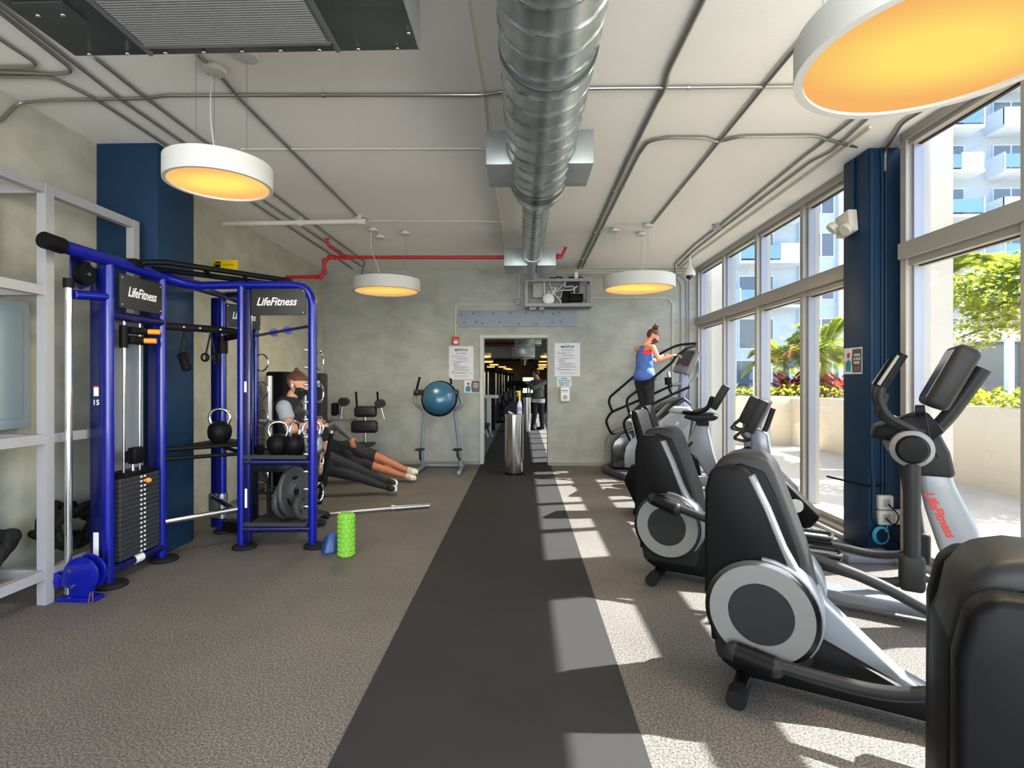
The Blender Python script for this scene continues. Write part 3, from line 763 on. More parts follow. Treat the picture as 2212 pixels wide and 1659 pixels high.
g.tube([(2.94, 4.4, .19), (3.0, 4.3, .06), (3.06, 4.2, .03), (3.06, 3.95, .02)], .008, 6, .08)
tag(obj('power_cable', g, BLACK), 'black power cables trailing from the socket boxes to the floor', 'cable')
tag(obj('floor_box', G().b2(2.5, 2.9, 4.2, 4.42, 0, .06, .01), mat('mauve_grey_box', (128, 126, 138), .5)), 'low grey box on the floor at the foot of the window pillar', 'box')
# mask notice on the right pillar (its room side)
t = thing('notice', 'face mask notice with a red mask picture on the blue window pillar', 'notice', (2.809, 4.655, 1.575))
R = Matrix(((0, 0, -1), (-1, 0, 0), (0, 1, 0)))
obj('sheet', G().b2(-.0015, 0, -.125, .125, -.112, .112), PAPER, t)
mask_art(t, .25, .215, R)
# ribbed sill pieces and cable on the window sill
run('cable', 'white cable lying along the foot of the window between the pillar and the bikes', [V((2.8, 4.95, .02)), V((2.75, 5.3, .015)), V((2.82, 5.7, .02)), V((2.7, 6.2, .015))], .006, WHITE, cat='cable', clips=False)
# ------------------------------------------------------------ outside
PATIO = mat('patio_concrete', (204, 190, 168), .8, mott=(.8, .5, (186, 172, 150)), bump=(20, .1))
g = G().b2(XR + .1, 70, -12, 70, -.25, -.03); struct('ground_patio', g, PATIO)
BEIGE = mat('beige_planter_paint', (222, 210, 186), .8, bump=(50, .1))
SOIL = mat('soil', (70, 56, 44), .9)
t = thing('planter', 'long beige planter wall across the patio outside the windows', 'planter', (0, 0, 0))
obj('planter_wall', G().b2(6.15, 6.4, 1.0, 11.4, -.05, 1.06, .01), BEIGE, t); obj('soil_bed', G().b2(6.4, 9.5, 1.0, 11.4, -.05, .95), SOIL, t)
t = thing('planter', 'beige planter wall facing the windows at the far end of the patio', 'planter', (0, 0, 0))
obj('planter_wall', G().b2(3.6, 6.35, 12.3, 12.55, -.05, 1.06, .01), BEIGE, t); obj('soil_bed', G().b2(3.6, 9.5, 12.55, 16, -.05, .95), SOIL, t)
obj('corner_pier', G().b2(6.05, 6.5, 11.95, 12.35, -.05, 1.02, .01), BEIGE, t)
tag(obj('seat_block', G().b2(6.2, 6.7, 9.3, 9.8, 1.06, 1.22, .01), mat('white_render', (232, 232, 232), .7)), 'small white block standing on the beige planter wall', 'block')
def leafmat(name, c1, c2, tr=.58):
    m = bpy.data.materials.new(name); m.use_nodes = True
    nt = m.node_tree; n = nt.nodes; L = nt.links.new; n.remove(n['Principled BSDF'])
    tc = n.new('ShaderNodeTexCoord'); t = n.new('ShaderNodeTexNoise'); t.inputs['Scale'].default_value = 5
    r = n.new('ShaderNodeValToRGB'); e = r.color_ramp.elements; e[0].position = .4; e[0].color = rgb(*c1); e[1].position = .6; e[1].color = rgb(*c2)
    d = n.new('ShaderNodeBsdfDiffuse'); s = n.new('ShaderNodeBsdfTranslucent'); x = n.new('ShaderNodeMixShader'); x.inputs[0].default_value = tr
    gl = n.new('ShaderNodeBsdfGlossy'); gl.inputs['Roughness'].default_value = .35; x2 = n.new('ShaderNodeMixShader'); x2.inputs[0].default_value = .06
    L(tc.outputs['Object'], t.inputs[0]); L(t.outputs[0], r.inputs[0]); L(r.outputs[0], d.inputs[0]); L(r.outputs[0], s.inputs[0])
    L(d.outputs[0], x.inputs[1]); L(s.outputs[0], x.inputs[2]); L(x.outputs[0], x2.inputs[1]); L(gl.outputs[0], x2.inputs[2]); L(x2.outputs[0], n['Material Output'].inputs[0])
    return m
PALM = leafmat('palm_leaf', (128, 150, 44), (204, 206, 78)); LEAFY = leafmat('yellow_green_leaf', (150, 158, 30), (206, 204, 70)); LEAFG = leafmat('green_leaf', (108, 130, 34), (176, 180, 58))
LEAFR = leafmat('red_leaf', (150, 34, 40), (206, 70, 56)); BARK = mat('bark', (142, 122, 96), .9, bump=(30, .4)); PTR = mat('palm_trunk', (150, 150, 92), .8, bump=(20, .3))
def leaf(g, p, d, up, l, w):
    d = d.normalized(); s = d.cross(up)
    s = s.normalized() if s.length > 1e-3 else V((1, 0, 0))
    g.add([p, p + d * l * .5 + s * w, p + d * l, p + d * l * .5 - s * w], [(0, 1, 2, 3)])
def palm(x, y, z0, h, n, fl, label, seed):
    r = random.Random(seed)
    t = thing('palm_tree', label, 'palm tree', (x, y, z0))
    obj('trunk', G().tube([(0, 0, 0), (.03, .02, h * .5), (0, 0, h)], [.09, .06], 12), PTR, t)
    for k in range(n):
        a = 2 * PI * k / n * 2.4 + r.uniform(-.3, .3); el = r.uniform(.35, 1.25); g = G()
        d = V((math.cos(a), math.sin(a), 0)); P = []
        for i in range(9):
            s = i / 8 * fl; q = i / 8
            P.append(V((0, 0, h)) + d * (s * math.cos(el) * (1 - .15 * q)) + V((0, 0, s * math.sin(el) - .8 * fl * q * q * (1.15 - .5 * el))))
        g.tube(P, [.018, .004], 5)
        side = d.cross(V((0, 0, 1)))
        for i in range(2, 34):
            q = i / 34 * 8; j = min(7, int(q)); f = q - j
            p = P[j].lerp(P[j + 1], f); tn = (P[j + 1] - P[j]).normalized()
            L = fl * .36 * math.sin(PI * min(1, .12 + .88 * i / 34)) + .08
            for sg in (-1, 1):
                leaf(g, p, side * sg + tn * .7 + V((0, 0, -.25)), V((0, 0, 1)), L, .032)
        obj('frond', g, PALM, t, 0)
    return t
palm(6.75, 14.0, .9, 1.15, 19, 1.35, 'palm tree with a greenish trunk in the far planter, seen left of the middle mullion', 1)
palm(7.6, 13.8, .9, 1.25, 20, 1.5, 'bushy yellow-green palm tree in the planter behind the red plants', 2)
palm(7.3, 9.8, .9, 2.25, 18, 1.8, 'tall palm tree whose fronds hang beside the blue window pillar', 3)
def tree(x, y, z0, h, crowns, label, seed, m=LEAFG, dens=900, lean=(0, 0), ls=.09):
    r = random.Random(seed)
    t = thing('leafy_tree', label, 'tree', (x, y, z0))
    g = G().tube([(0, 0, 0), (lean[0] * .3, lean[1] * .3, h * .35), (lean[0], lean[1], h * .75)], [.1, .055], 10)
    for c in crowns: g.tube([(lean[0] * .75, lean[1] * .75, h * .58), V((lean[0], lean[1], h * .7)).lerp(V(c[:3]), .6), V(c[:3])], [.045, .012], 7)
    obj('trunk', g, BARK, t)
    g = G()
    for cx, cy, cz, cr, ch in crowns:
        for k in range(int(dens * cr * cr)):
            u = V((r.gauss(0, 1), r.gauss(0, 1), r.gauss(0, 1))).normalized() * r.uniform(.35, 1) ** .5
            if r.random() < .25 and u.z < -.2: continue
            p = V((cx + u.x * cr, cy + u.y * cr, cz + u.z * ch))
            d = V((r.gauss(0, 1), r.gauss(0, 1), r.gauss(0, .5)))
            leaf(g, p, d, V((r.gauss(0, .5), r.gauss(0, .5), 1)), r.uniform(.7, 1.3) * ls, ls * .3)
    obj('foliage', g, m, t, 0)
    return t
tree(8.9, 9.5, .9, 2.5, [(-.3, 0, 1.7, .85, .45), (.5, .4, 2.1, .8, .5), (-.9, .6, 1.3, .6, .35), (.9, -.3, 1.6, .7, .4), (0, .3, 2.5, .5, .35)], 'yellow-green tree behind the planter, just left of the window pillar', 4, LEAFY, 1500, ls=.1)
tree(7.05, 7.1, .9, 2.3, [(-.6, .4, 1.75, .75, .3), (.1, .2, 2.0, .8, .3), (.9, -.2, 1.8, .8, .3), (-.2, -.5, 1.5, .6, .22), (.6, .5, 2.3, .6, .28), (-.9, -.1, 1.45, .45, .2), (1.5, 0, 1.6, .6, .3), (.4, -.3, 2.5, .5, .3)], 'green tree with a leaning bare trunk seen through the right-hand window', 5, LEAFG, 2500, (-.35, 0), ls=.105)
def shrub(x, y, z, r0, h, label, group, m, seed, ls=.12, n=260):
    r = random.Random(seed)
    t = thing('shrub', label, 'shrub', (x, y, z), 0, group)
    g = G()
    for k in range(5): g.tube([(0, 0, -.05), (r.uniform(-.5, .5) * r0, r.uniform(-.5, .5) * r0, h * .8)], [.012, .005], 5)
    obj('stem', g, BARK, t)
    g = G()
    for k in range(n):
        a = r.uniform(0, 2 * PI); rr = r0 * r.random() ** .6; zz = h * r.uniform(.1, 1) * (1 - .35 * (rr / r0) ** 2)
        p = V((rr * math.cos(a), rr * math.sin(a), zz))
        leaf(g, p, V((math.cos(a), math.sin(a), r.uniform(-.1, 1.1))), V((0, 0, 1)), ls * r.uniform(.7, 1.3), ls * .28)
    obj('foliage', g, m, t, 0)
NTH = ['first', 'second', 'third', 'fourth', 'fifth', 'sixth', 'seventh', 'eighth', 'ninth', 'tenth', 'eleventh']
for k in range(11): shrub(6.75 + .1 * (k % 3), 1.6 + .92 * k, .95, .5, .34, NTH[k] + ' low shrub along the long planter, counted from its near end', 'low shrubs along the long planter', LEAFY if k > 5 else LEAFG, 20 + k)
for k in range(8): shrub(4.2 + .72 * k, 13.0, .95, .48, .36, NTH[k] + ' low yellow-green shrub of the far planter, counted from the left', 'low shrubs in the far planter', LEAFY, 40 + k)
for k in range(5): shrub(6.6 + .62 * k, 13.5, .95, .42, .62, NTH[k] + ' red-leaved plant of the far planter, counted from the left', 'red plants in the far planter', LEAFR, 60 + k, .26, 90)
# apartment building
FAC = mat('facade_render', (172, 184, 194), .85); BALW = mat('balcony_white', (204, 216, 228), .7)
GLZ = mat('facade_glass', (62, 74, 92), .12, .0, 1.0); GLB = mat('balcony_glass', (96, 140, 158), .15, 0, 1.0)
t = thing('apartment_building', 'tall pale apartment block with balconies across the courtyard', 'building', (0, 0, 0))
FY = 37.6
obj('facade', G().b2(5, 60, FY, FY + 8, -.2, 36), FAC, t, 0)
g = G()
for x in (18.95, 21.6, 24.6, 12.6): g.b2(x, x + .5, FY - .25, FY, 0, 36)
obj('pilaster', g, BALW, t, 0)
FL = 2.94
def balcony(x0, x1, z, solid):
    g = G().b2(x0, x1, FY - 1.5, FY, z - .18, z)
    a, b = solid
    for (p, q) in ((a, b),):
        if q > p: g.b2(p, q, FY - 1.5, FY - 1.4, z, z + 1.12)
    g.b2(x0, x0 + .1, FY - 1.5, FY, z, z + 1.12).b2(x1 - .1, x1, FY - 1.5, FY, z, z + 1.12)
    o = obj('balcony', g, BALW, t, 0)
    r = G()
    if a > x0 + .2: r.b2(x0 + .12, a, FY - 1.48, FY - 1.45, z + .12, z + 1.0)
    if b < x1 - .2: r.b2(b, x1 - .12, FY - 1.48, FY - 1.45, z + .12, z + 1.0)
    if r.v: obj('glass_rail', r, GLB, o, 0)
def win(x0, x1, z0, z1, n=2):
    o = obj('window', G().b2(x0, x1, FY - .06, FY + .02, z0, z1), BALW, t, 0)
    g = G(); w = (x1 - x0) / n
    for k in range(n): g.b2(x0 + w * k + .07, x0 + w * (k + 1) - .07, FY - .08, FY, z0 + .08, z1 - .08)
    obj('pane', g, GLZ, o, 0)
for f in range(1, 10):
    z = .62 + FL * f
    for k, (x0, x1) in enumerate(((8.2, 12.4), (14.4, 18.7), (26.1, 30.3), (31.5, 36.5), (38, 43))):
        if f > 1 or k > 1: balcony(x0, x1, z, ((x0, x0) if (f + k) % 3 == 0 else ((x0 + 2.7, x1) if (f + k) % 3 == 1 else (x0, x0 + 2.0))) if k < 3 else ((x0, x0) if f % 2 else (x0, x0 + 3)))
        win(x0 + .5, x0 + 2.9, z + .05, z + 2.2)
        if k > 1: win(x0 + 3.1, x1 - .2, z + .05, z + 2.2, 1)
    for x0, x1 in ((19.6, 21.4), (22.3, 24.4), (12.95, 14.2)): win(x0, x1, z + .5, z + 2.2)
for k in range(9): win(6.5 + 4.1 * k, 10.2 + 4.1 * k, .2, 2.9, 3)
# pavilion with a white canopy roof behind the right-hand tree
t = thing('garden_pavilion', 'low white flat-roofed pavilion with dark glass behind the planter', 'pavilion', (0, 0, 0))
obj('flat_roof', G().b2(13.2, 26, 15.5, 22, 2.62, 2.95, .02), BALW, t)
obj('glass_wall', G().b2(14, 26, 17, 17.1, 0, 2.62), GLZ, t)
for x in (14, 16.2, 18.4): obj('column', G().b2(x, x + .16, 15.9, 16.06, 0, 2.62), BALW, t)
g = G().tube([(0, 0, 0), (0, 0, 2.3)], .05, 10); 
t = thing('terrace_speaker_post', 'white post with a small black box outside beyond the planter', 'post', (9.9, 8.6, .0))
obj('post', g, BALW, t); obj('black_box', G().b2(-.25, .0, -.12, .08, 1.45, 1.75, .01), BLACK, t)
# ------------------------------------------------------------ left side: shelving frame, ropes, cabinet
t = thing('storage_frame', 'pale grey square-tube storage frame standing along the left wall', 'frame', (0, 0, 0))
FX, s = -2.98, .06
ys = [.6, 1.95, 3.3, 4.06]; zs = [.16, 1.01, 1.94, 2.58]
for i, y in enumerate(ys):
    obj('upright', G().b2(FX - s, FX, y - s / 2, y + s / 2, .0 if i < 3 else .0, 2.64 if i < 3 else 2.64), FRAMEW, t)
    if i < 3: obj('upright', G().b2(-3.39, -3.34, y - s / 2, y + s / 2, 0, 2.64), FRAMEW, t)
for k, z in enumerate(zs):
    y1 = ys[3] if k in (1, 3) else ys[2]
    y1 = ys[3]
    obj('long_rail', G().b2(FX - s + .004, FX - .004, ys[0], y1 if k != 2 else ys[2], z, z + s), FRAMEW, t)
    for y in ys[:3]: obj('cross_rail', G().b2(-3.34, FX - s, y - s / 2 + .003, y + s / 2 - .003, z + .003, z + s - .003), FRAMEW, t)
obj('shelf_board', G().b2(-3.33, FX - s - .004, ys[0] + .04, ys[2] - .04, 1.02, 1.04), mat('grey_board', (132, 132, 136), .6), t)
tag(obj('electrical_cabinet', G().b2(-3.4, -3.3, 2.6, 3.5, 1.09, 1.93, .006).b2(-3.305, -3.29, 2.66, 3.44, 1.16, 1.86, .004), mat('cabinet_blue_grey', (146, 162, 166), .5)), 'blue-grey electrical cabinet on the left wall inside the storage frame', 'cabinet')
def rope(cx, cy, cz, ax, r, label, seed):
    rr = random.Random(seed); g = G()
    for k in range(5):
        P = []; ph = rr.uniform(0, 6)
        for i in range(44):
            a = 2 * PI * i / 44
            P.append(V((cx + .09 * math.sin(a * 2 + ph) * .6 + rr.uniform(-.004, .004), cy + (ax - .03 * k) * math.cos(a + ph * .05), cz + (.11 + .022 * k) * (math.sin(a) * .75 + .25 * math.sin(3 * a + ph)))))
        mz = min(p.z for p in P)
        for p in P: p.z += max(0, r + .004 - mz)
        g.tube(P, r, 10, closed=True)
    return tag(obj('battle_rope', g, RUBBER), label, 'rope')
rope(-3.2, 2.98, .40, .30, .028, 'heap of thick black training rope at the bottom left of the storage frame', 2)
rope(-3.18, 2.3, .36, .34, .03, 'second heap of thick black rope at the left edge, nearer than the other', 3)
rope(-3.2, 3.72, .38, .28, .026, 'black rope coil behind the chrome column of the blue rig', 5)
t = thing('training_zone_sign', 'yellow sign with a black logo high on the left concrete wall', 'sign', (-3.26, 5.8, 2.68))
obj('yellow_panel', G().box((0, .004, 0), (.27, .008, .11), None, .003).b2(-.14, -.12, .0, .008, -.02, .02), YELLOW, t)
obj('black_square', G().box((-.085, -.001, .005), (.055, .004, .06)), BLACK, t)
R = Matrix(((1, 0, 0), (0, 0, -1), (0, 1, 0)))
lettering('lettering', 'TRX', .026, YELLOW, t, (-.085, -.004, .01), R, ext=.0005)
lettering('lettering', 'Training Zone', .022, BLACK, t, (.03, -.001, .0), R, ext=.0005)
# ------------------------------------------------------------ blue training rig
rig = thing('training_rig', 'royal blue cable and storage rig with logo boards on the left of the gym', 'training rig', (0, 0, 0))
P1, P2, P3, P4, P5, P6 = V((-2.84, 3.6, 0)), V((-2.83, 4.13, 0)), V((-2.80, 4.93, 0)), V((-2.37, 4.46, 0)), V((-1.78, 4.5, 0)), V((-2.70, 5.36, 0))
def post(p, z0, z1, slab, r=.034, side=-1, m=BLUE):
    o = obj('post', G().tube([p + V((0, 0, z0)), p + V((0, 0, z1))], r, 20), m, rig)
    if slab:
        obj('post_web', G().b2(p.x + side * .012, p.x + side * (.012 + slab), p.y - .022, p.y + .03, z0 + .02, z1 - .02, .01), NAVYB, o)
    obj('foot_pad', G().lathe([(.001, .0), (.095, 0), (.1, .012), (.09, .026), (.001, .026)], (p.x + .03, p.y - .01, 0), seg=28), RUBBER, o)
    return o
po1 = post(P1, .02, 2.2, .105); post(P2, .02, 2.2, .1); post(P3, .02, 2.2, .09); po4 = post(P4, .02, 2.2, .07, side=1); po5 = post(P5, .02, 2.06, 0, .036); post(P6, .02, 2.08, .05, .026)
g = G().tube([(-2.84, 3.22, 2.235), (-2.84, 4.16, 2.225), (-2.76, 4.3, 2.2), (-2.70, 4.42, 2.2)], .042, 16, .06)
obj('top_beam', g, BLUE, rig); obj('beam_end_cap', G().tube([(-2.84, 3.1, 2.24), (-2.84, 3.225, 2.235)], .05, 20), BLACK, rig)
g = G().tube([(-2.72, 4.41, 2.2), (-2.37, 4.46, 2.215), (-1.92, 4.49, 2.215), (-1.83, 4.495, 2.19), (-1.785, 4.5, 2.1), (-1.78, 4.5, 2.0)], .034, 18, .1)
obj('arched_beam', g, BLUE, rig)
obj('rear_beam', G().tube([(-2.72, 4.4, 2.18), (-2.72, 4.95, 2.18), (-2.6, 5.2, 2.1)], .028, 14, .05), NAVYB, rig)
obj('rear_beam', G().tube([(-2.8, 4.9, 2.2), (-2.45, 4.75, 2.19), (-2.37, 4.5, 2.19)], .028, 14, .05), NAVYB, rig)
# pull-up bars
g = G().tube([(-2.83, 3.86, 2.27), (-2.71, 3.96, 2.3), (-2.03, 4.56, 2.27)], .022, 12, .1)
obj('pull_up_bar', g, BLACK, rig)
obj('pull_up_bar', G().tube([(-2.83, 4.02, 2.26), (-2.78, 4.2, 2.28), (-2.12, 4.78, 2.26), (-2.0, 4.57, 2.26)], .022, 12, .1), BLACK, rig)
for q in (.3, .62, .93):
    a = V((-2.71, 3.96, 2.295)).lerp(V((-2.03, 4.56, 2.27)), q); b = V((-2.78, 4.2, 2.28)).lerp(V((-2.12, 4.78, 2.26)), q)
    obj('bar_strut', G().tube([a, b], .016, 10), BLACK, rig)
obj('bar_bracket', G().box((-2.84, 3.84, 2.26), (.09, .1, .06), None, .008), BLACK, rig); obj('bar_bracket', G().box((-2.05, 4.52, 2.25), (.14, .05, .05), None, .006), BLACK, rig)
# logo boards
BOARD = mat('matt_black_board', (36, 38, 38), .6)
def board(c, w, h, R, name='logo_board'):
    f = lambda a, b, cc: V(c) + R @ V((a, b, cc))
    o = obj(name, G().prism([(-w / 2, -h / 2), (w / 2, -h / 2), (w / 2, h / 2), (-w / 2, h / 2)], f, -.006, .006, .002), BOARD, rig)
    lettering('logo_lettering', 'LifeFitness', h * .42, WHITE, o, V(c) + R @ V((0, 0, .007)), R, .32, .001, bold=.0016, xs=min(1, w / h / 2.6))
    s = G()
    for a in (-1, 1):
        for b in (-1, 1): s.ell(V(c) + R @ V((a * w * .46, b * h * .4, .006)), .006, su=8, sv=6)
    obj('board_screw', s, CHROME, o)
RX = Matrix(((0, 0, 1), (1, 0, 0), (0, 1, 0))); RY = Matrix(((1, 0, 0), (0, 0, -1), (0, 1, 0)))
board((-2.80, 3.865, 2.035), .43, .235, RX)
board((-2.075, 4.47, 2.07), .5, .225, RY)
board((-2.68, 5.08, 2.02), .36, .22, frame((.5, 1, 0), (0, 0, 1)) @ Matrix(((1, 0, 0), (0, 0, -1), (0, 1, 0))))
# cable tower between the first two posts
obj('cross_beam', G().tube([P1 + V((0, 0, 1.86)), P2 + V((0, 0, 1.86))], .032, 16), NAVYB, rig)
lo = obj('cross_beam', G().tube([P1 + V((0, 0, .1)), P2 + V((0, 0, .1))], .032, 16), NAVYB, rig)
obj('paper_label', G().tube([P1.lerp(P2, .42) + V((0, 0, .1)), P1.lerp(P2, .58) + V((0, 0, .1))], .0335, 16), WHITE, lo)
obj('shroud_panel', G().b2(-2.955, -2.95, 3.64, 4.09, .75, 1.86), mat('smoked_grey_panel', (128, 136, 142), .3), rig)
for y in (3.74, 3.9): obj('guide_rod', G().tube([(-2.84, y, .1), (-2.84, y, 1.86)], .009, 12), CHROME, rig)
for y in (3.78, 3.93): obj('cable', G().tube([(-2.86, y, .9), (-2.86, y, 1.84)], .003, 6), CHROME, rig)
obj('wide_carriage', G().box((-2.82, 3.86, 1.7), (.07, .19, .06), None, .015), BLACK, rig); obj('wide_carriage', G().box((-2.82, 3.84, 1.77), (.07, .13, .05), None, .012).cyl((-2.84, 3.74, 1.64), (-2.84, 3.74, 1.8), .028), BLACK, rig)
for y, z in ((3.94, 1.77), (3.9, 1.7)): obj('orange_knob', G().tube([(-2.79, y - .02, z), (-2.72, y + .01, z)], .02, 14), ORANGE, rig)
obj('pulley_block', G().box((-2.83, 3.85, .86), (.06, .1, .12), None, .012).b2(-2.85, -2.82, 3.74, 3.82, .82, .9), BLACK, rig)
obj('carriage_bar', G().tube([(-2.84, 3.83, .7), (-2.84, 3.83, .8)], .012, 10), SATIN, rig)
nst = 17
for k in range(nst):
    z = .14 + .034 * k
    o = obj('weight_plate', G().box((-2.865, 3.865, z + .016), (.12, .41, .0315), None, .003, 1), mat('stack_plate', (44, 47, 50), .5) if 'stack_plate' not in bpy.data.materials else bpy.data.materials['stack_plate'], rig)
    s = G()
    for y in (3.868, 3.905):
        s.b2(-2.8052, -2.803, y - .009, y + .009, z + .009, z + .023)
    obj('weight_label', s, WHITE, o)
obj('stack_cap', G().box((-2.865, 3.865, .735), (.14, .3, .03), None, .006).b2(-2.9, -2.82, 3.66, 3.78, .72, .74), BLACK, rig)
obj('selector_pin', G().ell((-2.785, 3.915, .665), (.024, .02, .02)), ORANGE, rig)
# chrome adjustment column left of the first post
CXY = at(148, 1296, Z=0); cx_, cy_ = CXY.x, CXY.y
obj('chrome_column', G().tube([(cx_, cy_, .04), (cx_, cy_, 2.02)], .021, 20), CHROME, rig)
obj('column_arm', G().tube([(cx_ + .02, cy_ + .02, 1.96), (P1.x, P1.y, 1.98)], .03, 16), BLUE, rig)
obj('column_cap', G().cyl((cx_, cy_, 2.0), (cx_, cy_, 2.06), .03), BLACK, rig)
o = obj('pulley', G().cyl((cx_ - .02, cy_ + .12, 2.11), (cx_ + .03, cy_ + .12, 2.11), .07, seg=28), BLACK, rig); obj('pulley_guard', G().prism([(-.08, -.02), (-.06, -.08), (0, -.1), (.07, -.07), (.09, .0), (.08, .1), (-.08, .12)], lambda a, b, c: V((cx_ - .03 + c, cy_ + .12 + a, 2.11 + b)), 0, .01, .002), NAVYB, o)
obj('pulley_bolt', G().cyl((cx_ + .028, cy_ + .12, 2.11), (cx_ + .04, cy_ + .12, 2.11), .012, seg=10), CHROME, o)
f = lambda a, b, c: V((cx_ + a, cy_ + .0 + c, b))
ring = [(.105 + .115 * math.cos(a * PI / 12), .17 + .115 * math.sin(a * PI / 12)) for a in range(-9, 13)]
o = obj('pulley_housing', G().prism(ring + [(-.02, .10)], f, -.035, -.02, .003).prism(ring + [(-.02, .1)], f, .03, .045, .003), BLUE, rig)
obj('small_pulley_plate', G().prism([(-.07 + .055 * math.cos(a * PI / 8), .13 + .05 * math.sin(a * PI / 8)) for a in range(16)], f, -.03, .03, .004), BLUE, o)
obj('base_plate', G().b2(cx_ - .05, cx_ + .2, cy_ - .04, cy_ + .05, 0, .03, .004).b2(cx_ + .02, cx_ + .15, cy_ - .02, cy_ + .03, .03, .1), BLUE, o)
for a, b in ((.045, .2), (.055, .1), (-.07, .13)): obj('housing_bolt', G().cyl((cx_ + a, cy_ - .045, b), (cx_ + a, cy_ - .032, b), .012, seg=10), CHROME, o)
obj('cable_clip', G().tube([(cx_ + .19, cy_ - .04, .07), (cx_ + .2, cy_ - .05, .0 + .006), (cx_ + .18, cy_ - .06, .006), (cx_ + .185, cy_ - .05, .07)], .004, 6, .02), mat('copper_brown', (120, 84, 60), .4, .6), rig)
# stickers
R0 = RY
yy = P1.y - .0235
obj('warning_label', G().b2(P1.x - .085, P1.x - .05, yy - .001, yy, 1.3, 1.37), WHITE, po1); obj('warning_label', G().b2(P1.x - .088, P1.x - .05, yy - .001, yy, .2, .37), WHITE, po1)
obj('red_label_strip', G().b2(P1.x - .085, P1.x - .05, yy - .002, yy, 1.36, 1.37), REDI, po1)
lettering('number_lettering', '15', .05, WHITE, po1, (P1.x - .068, yy - .001, 1.255), R0, 0, .0005, bold=.001)
obj('warning_label', G().b2(P4.x + .04, P4.x + .06, P4.y - .024, P4.y - .022, .34, .5), WHITE, po4); obj('warning_label', G().b2(P4.x + .035, P4.x + .055, P4.y - .024, P4.y - .022, 1.31, 1.4), WHITE, po4)
# rails from the second post to the storage tower
for z in (.79, .865): obj('tray_rail', G().tube([P2 + V((.02, 0, z)), P4 + V((-.02, 0, z))], .016, 12), BLACK, rig)
for z in (.79, .865): obj('tray_rail', G().tube([P3 + V((0, 0, z)), P4 + V((-.02, .06, z))], .016, 12), BLACK, rig)
obj('kettlebell_tray', G().prism([(-2.79, 4.22), (-2.4, 4.47), (-2.36, 4.6), (-2.74, 4.86)], lambda a, b, c: V((a, b, c)), .868, .882, .003), BLACK, rig)
obj('chrome_tube', G().tube([P2 + V((.03, 0, .3)), P4 + V((-.03, 0, .325))], .023, 18), CHROME, rig)
obj('chrome_sleeve', G().tube([P3 + V((0, 0, .13)), P3 + V((0, 0, .36))], .044, 18).b2(P3.x - .12, P3.x, P3.y - .03, P3.y + .035, .13, .36, .01), SATIN, rig)
obj('landmine_arm', G().tube([P3 + V((-.06, -.05, .33)), V((-2.47, 4.75, .2))], .026, 16), CHROME, rig)
obj('landmine_base', G().box((-2.62, 4.86, .07), (.3, .12, .1), rotz(-.4), .02), BLACK, rig)
# suspension arm
g = G().tube([P2 + V((.02, 0, 1.835)), V((-2.55, 4.45, 1.835)), V((-2.47, 4.62, 1.83)), V((-2.55, 4.8, 1.82)), P3 + V((0, 0, 1.8))], .03, 12, .1, asp=.55, up=(0, 0, 1))
o = obj('suspension_arm', g, BLACK, rig)
for q in (.33, .62, 1.0): 
    p = (P2 + V((.02, 0, 1.835))).lerp(V((-2.55, 4.45, 1.835)), q); obj('arm_button', G().ell(p + V((.012, -.016, 0)), .013, su=10, sv=8), CHROME, o)
obj('post_collar', G().cyl(P3 + V((0, 0, 1.66)), P3 + V((0, 0, 1.82)), .045), BLACK, rig)
# storage tower shelves
for z, n in ((.72, 'upper'), (.155, 'lower')):
    obj('shelf_rail', G().tube([P4 + V((0, 0, z)), P5 + V((0, 0, z))], .03, 16), NAVYB, rig)
    g = G().b2(P4.x + .03, P5.x - .03, 4.44, 4.86, z + .03, z + .042, .003)
    g.b2(P4.x + .03, P5.x - .03, 4.435, 4.447, z + .03, z + .062).b2(P4.x + .03, P5.x - .03, 4.85, 4.862, z + .03, z + .062)
    obj('shelf_tray', g, mat('ribbed_black_mat', (40, 40, 41), .7) if 'ribbed_black_mat' not in bpy.data.materials else bpy.data.materials['ribbed_black_mat'], rig)
obj('accessory_bar', G().tube([(-2.68, 5.32, 1.86), (-1.8, 4.56, 1.88)], .014, 12), NAVYB, rig)
for q in (.35, .6):
    p = V((-2.68, 5.32, 1.86)).lerp(V((-1.8, 4.56, 1.88)), q); d = V((.88, -.76, .02)).normalized()
    obj('spacer_disc', G().cyl(p - d * .006, p + d * .006, .04), BLUE, rig)
# chrome ring handles up the fifth and sixth posts, studs on the fifth
def loop(p, d, r, m=CHROME):
    P = [p + d * (r * .55 + r * .9 * math.cos(a * PI / 10)) + V((0, 0, r * math.sin(a * PI / 10))) for a in range(-7, 8)]
    g = G().tube([p + V((0, 0, -r * .8))] + P + [p + V((0, 0, r * .8))], .008, 10)
    return obj('ring_handle', g, m, rig)
for z in (1.58, 1.3, 1.02, .73, .45): loop(P5 + V((.03, .02, z)), V((.12, 1, 0)).normalized(), .078)
for z in (1.59, 1.31, 1.03, .75, .46): loop(P6 + V((.02, -.01, z)), V((.98, -.2, 0)), .085)
for k in range(10):
    z = 1.665 - .147 * k
    obj('hook_stud', G().lathe([(.011, 0), (.013, .02), (.006, .04), (0, .042)], (P5.x - .032, P5.y - .01, z), (-1, -.3, .1), 10), SATIN, rig)
